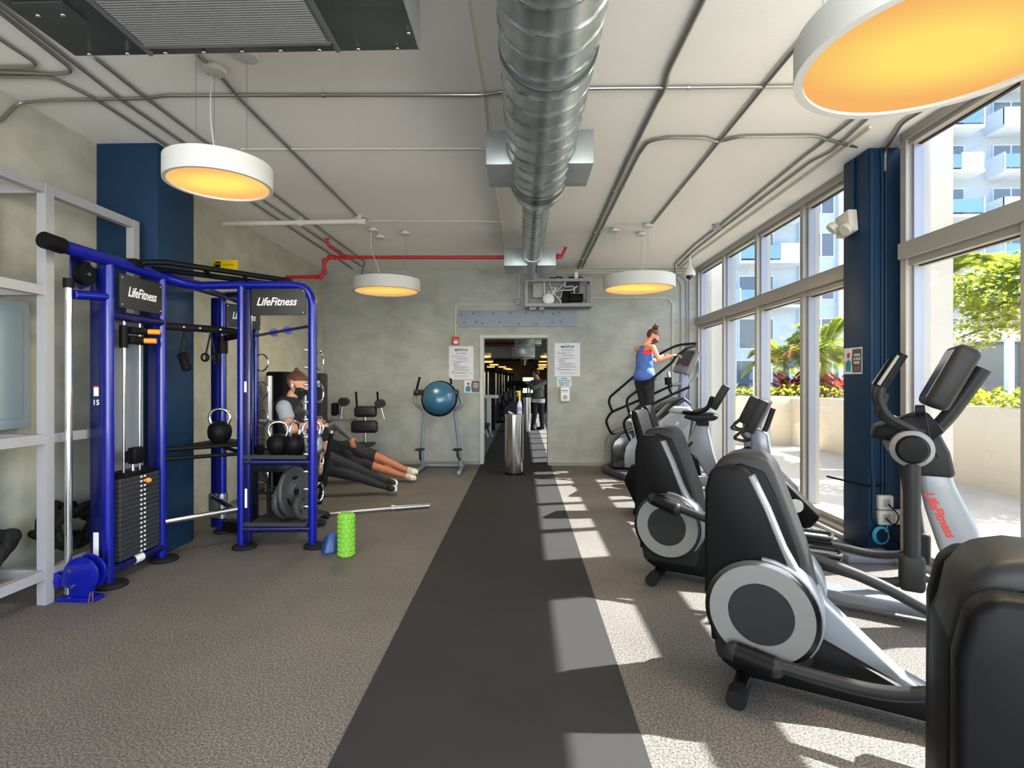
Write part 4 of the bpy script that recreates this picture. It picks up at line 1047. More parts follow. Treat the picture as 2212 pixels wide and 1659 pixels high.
# things kept on the rig
def kettlebell(loc, label, rz=0, m=BLACK, r=.096):
    t = thing('kettlebell', label, 'kettlebell', loc, rz, 'kettlebells on the rig')
    obj('bell', G().lathe([(.001, 0), (r * .6, 0), (r * .92, r * .45), (r, r * .95), (r * .9, r * 1.45), (r * .55, r * 1.8), (.001, r * 1.9)], seg=28), m, t)
    g = G().tube([(-r * .55, 0, r * 1.45), (-r * .88, 0, r * 2.0), (-r * .72, 0, r * 2.75), (0, 0, r * 3.0), (r * .72, 0, r * 2.75), (r * .88, 0, r * 2.0), (r * .55, 0, r * 1.45)], .0135, 12, .05)
    obj('handle', g, CHROME, t)
    return t
kettlebell((-2.58, 4.5, .883), 'kettlebell with a chrome handle on the black tray between the posts', .2)
kettlebell((-2.13, 4.62, .765), 'left kettlebell on the upper shelf of the rig, its chrome handle seen broadside', .25)
kettlebell((-1.985, 4.62, .765), 'middle kettlebell on the upper shelf, its chrome handle seen edge-on', 1.45)
kettlebell((-1.87, 4.7, .765), 'black and silver patched kettlebell beside the front right post', .8, mat('patched_silver', (30, 30, 32), .25, .3, mott=(9, 1, (214, 214, 218))))
def dumb(loc, rz, label, L=.2):
    t = thing('dumbbell', label, 'dumbbell', loc, rz)
    obj('handle', G().tube([(-L * .3, 0, .045), (L * .3, 0, .045)], .014, 12), CHROME, t)
    for sgn in (-1, 1): obj('head', G().tube([(sgn * L * .28, 0, .045), (sgn * L * .5, 0, .045)], .045, 8), BLACK, t)
dumb((-2.25, 4.66, .765), 1.2, 'black dumbbell at the left end of the upper shelf')
def gplate(c, r, R, label):
    t = thing('weight_disc', label, 'weight plate', c, 0)
    ax = R @ V((0, 0, 1))
    obj('disc', G().lathe([(.001, -.014), (r * .2, -.014), (r * .24, -.02), (r * .32, -.012), (r * .78, -.012), (r * .84, -.02), (r * .97, -.02), (r, -.01), (r, .01), (r * .97, .02), (r * .84, .02), (r * .78, .012), (r * .32, .012), (r * .24, .02), (r * .2, .014), (.001, .014)], (0, 0, 0), ax, 40), mat('grey_rubber_plate', (58, 60, 60), .5) if 'grey_rubber_plate' not in bpy.data.materials else bpy.data.materials['grey_rubber_plate'], t)
    for k in range(3):
        a = PI / 2 + k * 2 * PI / 3; d = R @ V((math.cos(a), math.sin(a), 0)); e = R @ V((-math.sin(a), math.cos(a), 0))
        M = Matrix((e, d, ax)).transposed()
        obj('grip_slot', G().ell(d * r * .56, (r * .3, r * .12, .016), M, 20, 8), BLACK, t)
    obj('hub', G().tube([ax * -.022, ax * .022], r * .13, 20), BLACK, t)
    return t
RT = frame((.45, -.88, 0), (0, 0, 1))   # columns: in-plane x, thickness direction, up
def leanR(yaw, lean):
    n = V((math.cos(yaw) * math.cos(lean), math.sin(yaw) * math.cos(lean), math.sin(lean)))
    up = V((0, 0, 1)); x = up.cross(n).normalized(); y = n.cross(x)
    return Matrix((x, y, n)).transposed()
gplate((-2.0, 4.66, .2 + .228), .225, leanR(-.2, .1), 'large grey grip plate leaning on the lower shelf of the rig')
gplate((-1.9, 4.60, .2 + .115), .112, leanR(-.25, .16), 'small grey plate leaning against the large one on the lower shelf')
gplate((-2.07, 4.62, .2 + .163), .16, leanR(-.15, .1), 'medium plate behind the large grip plate on the lower shelf')
t = thing('plate_divider', 'thin black wire divider on the lower shelf of the rig', 'rack', (-2.22, 4.62, .198))
obj('wire', G().tube([(0, 0, .0), (.005, 0, .25), (.03, .02, .28), (.07, .03, .27), (.08, .03, .0)], .008, 8, .03), RUBBER, t)
obj('wire', G().tube([(-.03, .12, .0), (-.05, .1, .3), (-.09, .08, .42), (-.06, .05, .55)], .012, 8, .06), RUBBER, t)
def strap(c, label, w, foot):
    t = thing('suspension_strap', label, 'strap', c)
    obj('webbing', G().tube([(0, 0, 0), (-.035, 0, -.16), (-w, 0, -.22)], .008, 6, asp=.3).tube([(0, 0, 0), (.03, 0, -.14), (w, 0, -.26)], .008, 6, asp=.3), RUBBER, t)
    if foot: obj('handle', G().prism([(-.05, -.19), (.0, -.16), (.055, -.3), (.0, -.32)], lambda a, b, cc: V((a, cc, b)), -.03, .03, .008), BLACK, t)
    else:
        for sx in (-1, 1): obj('foot_loop', G().tube([(sx * .045 + .03 * math.cos(a * PI / 6), 0, -.2 + .03 * math.sin(a * PI / 6)) for a in range(12)], .009, 8, closed=True), BLACK, t)
strap((-2.72, 4.24, 1.80), 'black strap with a foot cradle hanging from the suspension arm', .05, True)
strap((-2.59, 4.38, 1.80), 'black strap with two loops hanging from the suspension arm', .035, False)
t = thing('barbell', 'chrome barbell lying on the floor, one end under the storage tower', 'barbell', (0, 0, 0))
a = at(672, 1113, Z=.026); b = at(848, 1098, Z=.026); c = at(928, 1092, Z=.026)
a2 = a + (a - b).normalized() * .2
obj('shaft', G().tube([a2, b], .0145, 14), SATIN, t); obj('sleeve', G().tube([b, c], .025, 18), SATIN, t)
obj('collar', G().tube([b - (c - b).normalized() * .015, b + (c - b).normalized() * .02], .034, 18), CHROME, t)
# floor accessories
p = at(748, 1200, Z=0)
t = thing('foam_roller', 'bright green grooved foam roller standing on the floor by the rig', 'foam roller', p)
GRN = mat('lime_foam', (122, 184, 56), .55)
obj('core', G().lathe([(.001, 0), (.055, 0), (.06, .004), (.06, .336), (.055, .34), (.001, .34)], seg=32), GRN, t)
g = G()
for i in range(9):
    for k in range(10):
        a = 2 * PI * (k + .5 * (i % 2)) / 10; z = .024 + .0365 * i
        g.box((.062 * math.cos(a), .062 * math.sin(a), z), (.014, .03, .028), rotz(a), .004, 1)
obj('foam_block', g, GRN, t)['kind'] = 'stuff'
p = at(712, 1192, Z=0)
g = G()
f = lambda a, b, c: p + V((a, c, b))
bm = bmesh.new(); vs = [bm.verts.new(p + V(q)) for q in ((-.07, -.02, .0), (-.02, -.08, 0), (.06, -.05, .0), (.07, .05, .0), (-.06, .06, 0), (-.055, .0, .12), (.0, -.02, .16), (.06, .0, .165), (.045, .04, .15))]
bmesh.ops.convex_hull(bm, input=vs); g.bmadd(bm, .015, 3)
tag(obj('bean_bag_weight', g, mat('blue_vinyl', (22, 62, 122), .45)), 'small blue vinyl bag on the floor left of the green roller', 'bag')
# ------------------------------------------------------------ cross trainers
RMIR = Matrix(((1, 0, 0), (0, 0, -1), (0, 1, 0)))       # reads along +x, faces -y
def elliptical(loc, rz, label, up):
    """origin: floor under the flywheel; +x towards the console; up=+1 when the near (-y) crank is raised"""
    t = thing('cross_trainer', label, 'cross trainer', loc, rz, 'cross trainers facing the windows')
    f = lambda a, b, c: V((a, c, b))
    body = [(-.2, .11), (-.238, .3), (-.24, .5), (-.232, .9), (-.215, 1.0), (-.18, 1.055), (-.12, 1.073), (-.03, 1.073), (.02, 1.05), (.045, 1.0), (.1, .84), (.165, .65), (.2, .48), (.215, .3), (.17, .11)]
    o = obj('hood', G().prism(body, f, -.115, .115, .028, 3), CHAR, t, 50)
    obj('hood_channel', G().prism([(-.22, .2), (-.243, .5), (-.238, .88), (-.2, .99), (-.1, 1.03), (.0, 1.0), (.07, .85), (.14, .62), (.12, .3)], f, -.128, .128, .01), BLACK, o)
    for s in (-1, 1):
        pan = [(-.2, .3), (-.238, .45), (-.236, .9), (-.218, .99), (-.185, 1.022), (-.08, 1.025), (-.045, 1.0), (.018, .852), (.08, .684), (.14, .56), (.1, .3)]
        a, b = (-.205, -.125) if s < 0 else (.125, .205)
        p = obj('side_panel', G().prism(pan, f, a, b, .018, 3), BLACK, t, 50)
        edge = [(-.055, .985), (-.035, .99), (.03, .85), (.092, .69), (.155, .57), (.125, .56), (.07, .69), (.008, .85)]
        obj('panel_edge', G().prism(edge, f, a - .004 if s < 0 else a, b if s < 0 else b + .004, .006), GREY, p, 50)
        arc = [(.236 * math.cos(q * PI / 14), .41 + .236 * math.sin(q * PI / 14)) for q in range(-3, 8)] + [(.2 * math.cos(q * PI / 14), .41 + .2 * math.sin(q * PI / 14)) for q in range(7, -4, -1)]
        obj('silver_shoulder', G().prism(arc, f, s * .09, s * .225, .006), SILV, p, 60)
        d = obj('wheel_cover', G().lathe([(.001, 0), (.222, 0), (.226, .006), (.226, .03), (.215, .034), (.001, .034)], (0, s * .205, .41), (0, s, 0), 56), BLACKG, t)
        obj('silver_ring', G().lathe([(.13, .034), (.13, .037), (.206, .037), (.206, .034)], (0, s * .205, .41), (0, s, 0), 56), mat('ring_silver', (118, 120, 119), .45, .1) if 'ring_silver' not in bpy.data.materials else bpy.data.materials['ring_silver'], d)
        obj('wheel_hub', G().lathe([(.001, .036), (.128, .036), (.128, .034)], (0, s * .205, .41), (0, s, 0), 48).ell((0, s * .243, .41), (.004, .004, .004), su=8, sv=6), CHAR, d)
        # crank joint, pedal arm, pedal, lever, handle
        hi = (s < 0) == (up > 0)
        q = V((0, s * .285, .58)) if hi else V((-.02, s * .285, .235))
        obj('crank_joint', G().tube([q + V((-.075, 0, .02 if hi else .012)), q + V((.075, 0, -.03 if hi else -.012))], .043, 18), BLACK, t)
        obj('joint_cap', G().ell(q + V((-.075, 0, .02 if hi else .012)), (.043,) * 3).ell(q + V((.075, 0, -.03 if hi else -.012)), (.043,) * 3).cyl(q + V((0, -s * .07, 0)), q, .03), CHAR, t)
        if hi: pts = [q + V((.05, 0, -.01)), V((.45, s * .285, .46)), V((.68, s * .27, .35)), V((1.02, s * .25, .30)), V((1.2, s * .25, .26)), V((1.34, s * .25, .31))]
        else: pts = [q + V((.05, 0, 0)), V((.27, s * .285, .222)), V((.45, s * .28, .225)), V((.62, s * .27, .28)), V((1.0, s * .25, .31)), V((1.2, s * .25, .28)), V((1.42, s * .25, .33))]
        obj('pedal_arm', G().tube(pts, .027, 14, .12), CHAR, t)
        je = pts[-1]; pu = .83 if hi else .78; pz = .345 if hi else .36
        pd = obj('pedal', G().box((pu, s * .17, pz), (.37, .16, .035), None, .012), BLACK, t)
        obj('tread_pad', G().box((pu, s * .17, pz + .019), (.33, .12, .006), None, .002), SILV2, pd)
        obj('pedal_rim', G().tube([(pu - .18, s * .17 - .075, pz + .03), (pu + .18, s * .17 - .075, pz + .03), (pu + .18, s * .17 + .075, pz + .03), (pu - .18, s * .17 + .075, pz + .03)], .012, 8, .04, closed=True), CHAR, pd)
        h = V((1.34, s * .25, 1.03))
        obj('lever', G().tube([je + V((0, 0, .08)), h], [.038, .042], 16), CHAR, t)
        obj('lever_joint', G().box(je + V((0, 0, .04)), (.12, .085, .2), None, .028, 3), CHAR, t)
        hb = obj('lever_hub', G().lathe([(.001, .05), (.07, .046), (.1, .02), (.103, -.02), (.08, -.05), (.001, -.05)], h, (0, s, 0), 36), GREY, t)
        obj('hub_cap', G().lathe([(.001, .06), (.065, .056), (.078, .042), (.07, .03)], h, (0, s, 0), 36), BLACK, hb)
        obj('handlebar', G().tube([h + V((.02, 0, .08)), V((1.34, s * .25, 1.14)), V((1.22, s * .27, 1.21)), V((1.185, s * .28, 1.33)), V((1.24, s * .28, 1.43))], .019, 14, .07), CHAR, t)
        gr = obj('grip', G().tube([V((1.205, s * .28, 1.37)), V((1.30, s * .28, 1.55))], .024, 14), BLACK, t)
        obj('sensor_strip', G().tube([V((1.19, s * .29, 1.38)), V((1.28, s * .29, 1.54))], .012, 8), SILV2, gr)
        obj('fixed_handle', G().tube([V((1.42, s * .12, 1.12)), V((1.3, s * .16, 1.13)), V((1.2, s * .18, 1.2)), V((1.23, s * .17, 1.33))], .018, 12, .05), CHAR, t)
    # base frame
    obj('base_rail', G().b2(.1, 1.7, -.07, .07, .045, .12, .012), SILV, t)
    obj('sloping_cover', G().prism([(.14, .11), (.2, .5), (.235, .44), (.5, .2), (.68, .125), (.68, .08)], f, -.055, .055, .015), SILV, t)
    obj('lower_shroud', G().prism([(-.19, .1), (-.17, .24), (.2, .3), (.6, .13), (.62, .06), (-.1, .05)], f, -.09, .09, .015), BLACK, t)
    for u, w in ((-.09, .29), (1.62, .3)):
        sb = obj('stabiliser', G().tube([(u, -w + .04, .045), (u, w - .04, .045)], .034, 16, asp=1), BLACK, t)
        for s in (-1, 1): obj('rubber_foot', G().tube([(u, s * (w - .08), .045), (u, s * w, .04)], .042, 16), RUBBER, sb)
    # tower
    tw = [(1.385, .9), (1.40, .8), (1.43, .65), (1.485, .45), (1.54, .28), (1.58, .08), (1.8, .08), (1.775, .2), (1.72, .38), (1.645, .6), (1.56, .8), (1.52, .92)]
    o = obj('tower', G().prism(tw, f, -.085, .085, .03, 3), SILV2, t, 60)
    dd = V((.175, 0, -.40)).normalized(); up_ = V((dd.z * -1, 0, dd.x)); nrm = V((0, -1, 0))
    R = Matrix((dd, V((-dd.z, 0, dd.x)), nrm)).transposed()
    lettering('logo_lettering', 'LifeFitness', .062, REDI, o, V((1.478, -.087, .655)), R, .3, .001, bold=.0015)
    lettering('model_number', '95', .05, mat('slate_ink', (52, 66, 84), .6) if 'slate_ink' not in bpy.data.materials else bpy.data.materials['slate_ink'], o, V((1.57, -.087, .455)), R, 0, .001)
    obj('tower_collar', G().prism([(1.36, .86), (1.33, 1.05), (1.36, 1.14), (1.47, 1.14), (1.53, 1.0), (1.555, .86)], f, -.1, .1, .03, 3), CHAR, t, 60)
    obj('lever_axle', G().tube([(1.34, -.24, 1.03), (1.34, .24, 1.03)], .035, 14), CHAR, t)
    obj('accessory_tray', G().prism([(1.16, 1.07), (1.18, 1.14), (1.42, 1.23), (1.5, 1.12), (1.4, 1.03)], f, -.14, .14, .015), BLACK, t)
    # console leaning away from the rider
    R2 = frame((.42, 0, .9), (-.9, 0, .42)); cc = V((1.53, 0, 1.42))
    c = obj('console', G().box(cc, (.37, .36, .12), R2, .035, 3), CHAR, t, 50)
    obj('screen', G().box(cc + R2 @ V((.0, 0, .06)), (.29, .28, .004), R2), BLACKG, c)
    obj('console_arm', G().tube([(1.44, 0, 1.08), (1.53, 0, 1.2), (1.68, 0, 1.47)], .04, 14, .08), CHAR, t)
    obj('cup_holder', G().tube([(1.36, -.2, 1.24), (1.4, -.2, 1.24)], .03, 12), BLACK, t)
    obj('headphone_wire', G().tube([(1.4, -.18, 1.26), (1.42, -.2, 1.1), (1.46, -.19, .98)], .004, 6, .05), BLACK, t)
    return t
elliptical((1.13, 2.52, 0), -.5236, 'large black cross trainer with a silver-ringed wheel in the middle right foreground', -1)
elliptical((1.10, 3.90, 0), -.5236, 'cross trainer behind it with the red lettered silver tower against the blue pillar', 1)
elliptical((1.08, 1.04, 0), -.5236, 'nearest cross trainer, its black hood cut by the bottom right corner', 1)
# ------------------------------------------------------------ recumbent and upright bikes
def console(t, cc, tilt, w=.4, L=.33, th=.1):
    R2 = frame((math.sin(tilt), 0, math.cos(tilt)), (-math.cos(tilt), 0, math.sin(tilt)))
    c = obj('console', G().box(cc, (L, w, th), R2, .02, 3), CHAR, t, 50)
    obj('screen', G().box(V(cc) + R2 @ V((0, 0, th / 2)), (L * .82, w * .86, .004), R2), BLACKG, c)
def recumbent(loc, rz, label):
    t = thing('recumbent_bike', label, 'exercise bike', loc, rz, 'recumbent bikes facing the windows')
    f = lambda a, b, c: V((a, c, b))
    obj('backrest', G().prism([(-.10, .5), (-.05, .48), (-.09, .8), (-.17, 1.07), (-.2, 1.1), (-.24, 1.09), (-.23, 1.0), (-.17, .75)], f, -.19, .19, .02, 3), BLACK, t, 50)
    obj('backrest_shell', G().prism([(-.12, .52), (-.18, .76), (-.24, .99), (-.26, 1.07), (-.235, .99), (-.17, .72)], f, -.17, .17, .006), SILV2, t, 50)
    obj('seat', G().prism([(-.14, .44), (-.1, .5), (.24, .53), (.3, .5), (.28, .45), (.0, .42)], f, -.2, .2, .02, 3), BLACK, t, 50)
    obj('seat_post', G().prism([(-.08, .18), (-.06, .44), (.14, .44), (.12, .18)], f, -.05, .05, .01), SILV, t)
    obj('rear_shroud', G().prism([(-.34, .33), (-.25, .52), (-.1, .48), (.02, .2), (-.06, .06), (-.2, .06)], f, -.16, .16, .03), BLACK, t, 50)
    obj('frame_rail', G().prism([(-.1, .12), (-.1, .22), (.8, .24), (1.2, .16), (1.2, .1)], f, -.05, .05, .015), SILV2, t)
    for s in (-1, 1): obj('side_handle', G().tube([(.0, s * .22, .44), (.2, s * .27, .5), (.3, s * .27, .62)], .016, 10, .05), CHAR, t)
    sh = obj('front_shroud', G().prism([(.7, .2), (.78, .5), (.95, .64), (1.08, .6), (1.5, .17), (1.42, .05), (1.2, .04), (.8, .1)], f, -.1, .1, .035, 3), BLACK, t, 50)
    lg = G().lathe([(.05, 0), (.062, 0), (.062, .003), (.05, .003)], (1.3, -.1, .25), (0, -1, 0), 32); obj('round_badge', lg, WHITE, sh)
    lettering('badge_letters', 'LF', .06, WHITE, sh, (1.3, -.101, .25), RMIR, .2, .001, bold=.001)
    for s, z in ((-1, .47), (1, .25)):
        obj('crank', G().tube([(.86, s * .1, .36), (.86, s * .13, z)], .014, 10), SATIN, t); obj('pedal', G().box((.86, s * .19, z), (.1, .1, .03), None, .008), BLACK, t)
    obj('mast', G().prism([(.92, .58), (1.1, .58), (1.06, .9), (.97, .95), (.9, .93)], f, -.05, .05, .02), SILV, t, 50)
    obj('handlebar', G().tube([(.88, -.22, .95), (.78, -.25, .86), (.86, -.1, .82), (.92, 0, .84), (.86, .1, .82), (.78, .25, .86), (.88, .22, .95)], .015, 10, .05), CHAR, t)
    console(t, (.97, 0, 1.07), .42, .38, .34)
    obj('console_arm', G().tube([(.98, .02, .85), (1.04, .02, .95), (1.1, .02, 1.14)], .025, 10, .03), CHAR, t)
    for u in (-.15, 1.35): obj('stabiliser', G().tube([(u, -.28, .04), (u, .28, .04)], .038, 14), BLACK, t)
    return t
recumbent((1.45, 5.78, 0), -.5236, 'recumbent bike whose backrest rises behind the middle cross trainer, nearer of two')
recumbent((1.80, 6.86, 0), -.42, 'recumbent bike farther back, its small backrest beside the stair climber')
t = thing('upright_bike', 'upright exercise bike with a white-topped console in front of the stair climber', 'exercise bike', (1.55, 7.38, 0), -.36)
f = lambda a, b, c: V((a, c, b))
obj('saddle', G().ell((0, 0, .85), (.14, .1, .045)).ell((.1, 0, .86), (.1, .04, .03)), SILV2, t); obj('seat_post', G().tube([(.0, 0, .82), (.12, 0, .4)], .025, 12), CHROME, t)
obj('body_shroud', G().prism([(.0, .1), (.02, .42), (.2, .55), (.6, .6), (.8, .35), (.85, .1)], f, -.1, .1, .03), BLACK, t, 50)
obj('tower', G().prism([(.62, .5), (.72, .5), (.95, .1), (1.1, .1), (.98, .5), (.9, .9), (.8, .93)], f, -.06, .06, .02), SILV2, t, 50); obj('tower_collar', G().prism([(.78, .82), (.76, .98), (.92, .98), (.93, .82)], f, -.07, .07, .015), CHAR, t)
obj('console_head', G().prism([(.42, 1.0), (.48, 1.07), (.68, 1.06), (.74, 1.0), (.6, .97)], f, -.11, .11, .02), SILV2, t, 50)
obj('handlebar', G().tube([(.62, -.16, 1.0), (.8, -.22, 1.0), (.92, -.22, 1.05), (.97, -.22, 1.2)], .026, 12, .06).tube([(.62, .16, 1.0), (.8, .22, 1.0), (.92, .22, 1.05), (.97, .22, 1.2)], .026, 12, .06), BLACK, t)
obj('arm_rest', G().prism([(.62, .93), (.66, .99), (1.0, .99), (1.06, .95), (1.0, .9), (.75, .89)], f, -.2, .2, .03), CHAR, t, 50)
console(t, (1.06, 0, 1.2), .5, .36, .34)
for u in (.05, .95): obj('stabiliser', G().tube([(u, -.28, .04), (u, .28, .04)], .036, 14), BLACK, t)
for s, z in ((-1, .42), (1, .16)): obj('pedal', G().box((.42, s * .2, z), (.1, .1, .03), None, .008).tube([(.42, s * .1, .3), (.42, s * .14, z)], .012, 8), BLACK, t)
# ------------------------------------------------------------ stair climber
t = thing('stair_climber', 'black and silver stair climbing machine with long handrails by the back wall', 'stair climber', (0, 0, 0))
YN, YB = 7.98, 8.68
def pl(pts, Y): return [at(x, y, Y=Y) for x, y in pts]
side = [(1322, 1012), (1321, 965), (1327, 952), (1340, 938), (1362, 928), (1385, 922), (1405, 905), (1440, 872), (1478, 858), (1498, 872), (1500, 905), (1490, 960), (1482, 1014)]
sp = [(p.x, p.z) for p in pl(side, YN)]
f = lambda a, b, c: V((a, c, b))
obj('body', G().prism(sp, f, YN, YB, .02), BLACKG, t, 50)
pan = [(1349, 1010), (1348, 985), (1352, 965), (1364, 948), (1380, 938), (1404, 926), (1450, 888), (1478, 868), (1492, 880), (1492, 905), (1484, 960), (1476, 1010)]
pp = [(p.x, p.z) for p in pl(pan, YN)]
o = obj('side_cover', G().prism(pp, f, YN - .02, YN, .006), SILV2, t, 50)
gp = [(p.x, p.z) for p in pl([(1432, 914), (1474, 884), (1484, 886), (1494, 906), (1490, 914), (1462, 938), (1452, 936)], YN - .02)]
o2 = obj('grey_window', G().prism(gp, f, YN - .028, YN - .018, .004), mat('panel_grey', (126, 130, 130), .4), o, 50)
p = at(1463, 915, Y=YN - .03); obj('star_emblem', G().box(p, (.07, .003, .008), Matrix.Rotation(-.5, 3, 'Y')).box(p, (.008, .003, .07), Matrix.Rotation(-.5, 3, 'Y')), WHITE, o2)
obj('floor_base', G().prism([(1.42, 7.6), (2.75, 7.6), (2.75, 8.85), (1.6, 8.85), (1.22, 8.4), (1.25, 8.1)], lambda a, b, c: V((a, b, c)), 0, .1, .02), mat('dark_slate_plastic', (52, 54, 62), .45), t, 50)
sx = at(1345, 940, Y=8.3).x
for k in range(4):
    x = sx - .08 + .2 * k; z = .36 + .19 * k
    obj('step', G().b2(x, x + .3, YN + .06, YB - .06, z, z + .05, .008), BLACK, t)
def rail(pts, Y, r=.019, fil=.1): return obj('handrail', G().tube(pl(pts, Y), r, 12, fil), BLACK, t)
rail([(1458, 772), (1453, 782), (1382, 840), (1353, 862), (1356, 882), (1362, 897)], YN + .02)
rail([(1489, 836), (1452, 852), (1362, 896), (1347, 910), (1349, 925), (1362, 954), (1380, 992)], YN)
rail([(1503, 742), (1464, 745), (1427, 763), (1365, 817), (1317, 858), (1315, 870), (1323, 890)], YB - .02)
rail([(1487, 831), (1454, 831), (1405, 854), (1319, 891), (1309, 908), (1312, 920), (1329, 954)], YB)
obj('front_bar', G().tube([at(1503, 742, Y=YB - .02), at(1500, 748, Y=8.3), at(1484, 752, Y=YN + .1), at(1458, 772, Y=YN + .02)], .019, 12, .05), BLACK, t)
c0 = at(1483, 782, Y=8.3)
R2 = frame((.42, 0, .9), (-.88, -.28, .42))
cn = obj('console', G().box(c0, (.40, .42, .09), R2, .03, 3), GREY, t, 50); obj('screen', G().box(c0 + R2 @ V((.04, 0, .046)), (.25, .33, .004), R2), BLACKG, cn)
obj('console_frame', G().tube(pl([(1452, 832), (1500, 822), (1512, 795), (1504, 762), (1482, 752)], 8.25), .02, 10, .1), STEELG, t)
obj('mast', G().prism([(p.x, p.z) for p in pl([(1466, 862), (1470, 806), (1482, 804), (1486, 825), (1476, 862)], 8.3)], f, 8.22, 8.38, .02), mat('blue_grey_paint', (136, 146, 168), .4), t, 50)
obj('grip', G().tube(pl([(1444, 803), (1446, 815)], 8.0), .026, 12), SATIN, t); obj('cup_holder', G().cyl(at(1444, 831, Y=8.0), at(1443, 815, Y=8.0), .05), BLACK, t); obj('grip_post', G().tube(pl([(1445, 831), (1446, 842), (1452, 852)], 8.0), .018, 10, .03), BLACK, t)
# ------------------------------------------------------------ machines along the back wall
UPH = mat('black_upholstery', (24, 24, 26), .5, bump=(80, .1))
t = thing('captains_chair', 'grey dip and leg raise stand before the back wall, carrying the blue dome', 'dip stand', (0, 0, 0))
VY = 8.45
def P(x, y, d=0.): return at(x, y, Y=VY - d)
for s, L in ((-1, [(912, 1002), (913, 940), (918, 888), (897, 872), (896, 858), (899, 846)]), (1, [(996, 1004), (992, 970), (982, 886), (998, 877), (995, 860), (975, 830)])):
    p0 = P(*L[0]); p0.z = .03
    obj('upright', G().tube([p0] + [P(*q) for q in L[1:]], .026, 14, .1), STEELG, t)
    top = L[-1]; e = (907, 813) if s < 0 else (973, 816)
    obj('handle', G().tube([P(*top), P(*e)], .018, 12), BLACK, t); obj('handle_end', G().ell(P(*e), .02, su=10, sv=8), CHROME, t)
    c = P(905 if s < 0 else 985, 848, .12)
    obj('elbow_pad', G().box(c, (.09, .34, .09), rotz(.1 * s), .03, 3), UPH, t)
    fx = p0.x
    obj('base_rail', G().tube([V((fx, 8.75, .035)), V((fx + .02 * s, 8.0, .035))], .03, 12), STEELG, t)
    q = P(907 if s < 0 else 988, 971, .2)
    obj('foot_step', G().ell(q, (.08, .12, .02)).tube([q, V((q.x, q.y, .25)), V((fx, 8.3, .18))], .014, 8), CHAR, t)
a0 = P(912, 1002).x; a1 = P(996, 1004).x
obj('cross_rail', G().tube([V((a0, 8.7, .035)), V((a1, 8.7, .035))], .026, 12), STEELG, t)
t = thing('balance_dome', 'blue balance dome with a black rim resting on the dip stand', 'balance dome', P(949, 861, .28))
n = V((-.02, -1, .25)).normalized()
obj('dome', G().lathe([(.255, 0), (.25, .06), (.225, .12), (.18, .17), (.11, .205), (.04, .218), (.001, .22)], (0, 0, 0), n, 48), mat('blue_rubber_dome', (44, 92, 122), .28, coat=.3), t)
obj('platform_rim', G().lathe([(.001, -.05), (.24, -.05), (.275, -.03), (.28, 0), (.26, .01), (.25, 0)], (0, 0, 0), n, 48), BLACK, t)
t = thing('leg_machine', 'grey weight machine with black roller pads by the back wall', 'weight machine', (0, 0, 0))
MY = 8.3
def Q(x, y, d=0.): return at(x, y, Y=MY - d)
for y0, y1, a, b in ((877, 901, 766, 814), (908, 935, 759, 816)):
    c = (Q(a, (y0 + y1) / 2) + Q(b, (y0 + y1) / 2)) / 2; w = Q(b, y0).x - Q(a, y0).x; h = Q(a, y0).z - Q(a, y1).z
    obj('pad', G().box(c, (w, .14, h), None, .05, 3), UPH, t)
b = Q(789, 938)
obj('post', G().tube([V((b.x, MY, .06)), V((b.x, MY, b.z + .3))], .03, 12), SATIN, t); obj('seat', G().box((b.x + .02, MY - .1, Q(785, 958).z), (.28, .3, .05), None, .02), UPH, t)
for a, b2 in (((771, 878), (769, 846)), ((817, 872), (815, 846))): obj('handle', G().tube([Q(*a), Q(*b2)], .017, 10), BLACK, t)
for c in ((743, 868), (821, 872)): obj('roller_pad', G().tube([Q(c[0], c[1]) + V((0, -.08, .0)), Q(c[0], c[1]) + V((0, .08, 0))], .068, 20), UPH, t)
obj('lever', G().tube([Q(821, 872), Q(830, 905)], .012, 8), SATIN, t); obj('lever', G().tube([Q(743, 868), Q(736, 905), Q(770, 905)], .014, 8, .03), SATIN, t)
obj('side_arm', G().tube([Q(700, 906), Q(757, 906)], .02, 10), STEELG, t); obj('arm_shroud', G().box(Q(724, 884), (.09, .16, .2), None, .03), BLACK, t); obj('grip', G().tube([Q(737, 900), Q(739, 880)], .03, 12), SATIN, t)
bx = Q(789, 938).x
obj('base_frame', G().tube([V((bx - .6, MY, .04)), V((bx + .25, MY, .04))], .035, 12).tube([V((bx, 7.95, .04)), V((bx, 8.8, .04))], .035, 12), STEELG, t)
t = thing('weight_stack_machine', 'silver and black weight stack machine behind the seated man', 'weight machine', (0, 0, 0))
obj('silver_column', G().tube([at(581, 812, Y=6.6) * 1 + V((0, 0, -1.44)), at(581, 812, Y=6.6)], .05, 20), SATIN, t)
a = at(605, 803, Y=6.75)
obj('stack_shroud', G().b2(a.x - .13, a.x + .12, 6.62, 6.95, 0, a.z, .03), BLACK, t)
a = at(681, 806, Y=7.0)
obj('far_column', G().b2(a.x - .03, a.x + .12, 6.95, 7.15, 0, a.z, .03), CHAR, t); obj('column_label', G().b2(a.x + .0, a.x + .08, 6.942, 6.948, a.z - .18, a.z - .1), PAPER, t); obj('silver_edge', G().b2(a.x - .2, a.x - .1, 6.97, 7.1, 0, a.z - .06, .03), SATIN, t)
b = at(605, 803, Y=6.75)
obj('floor_frame', G().b2(b.x, a.x + .05, 6.9, 7.0, 0, .09, .01), STEELG, t)
obj('mid_frame', G().b2(b.x, a.x + .05, 6.95, 7.0, .95, 1.03, .01), STEELG, t)
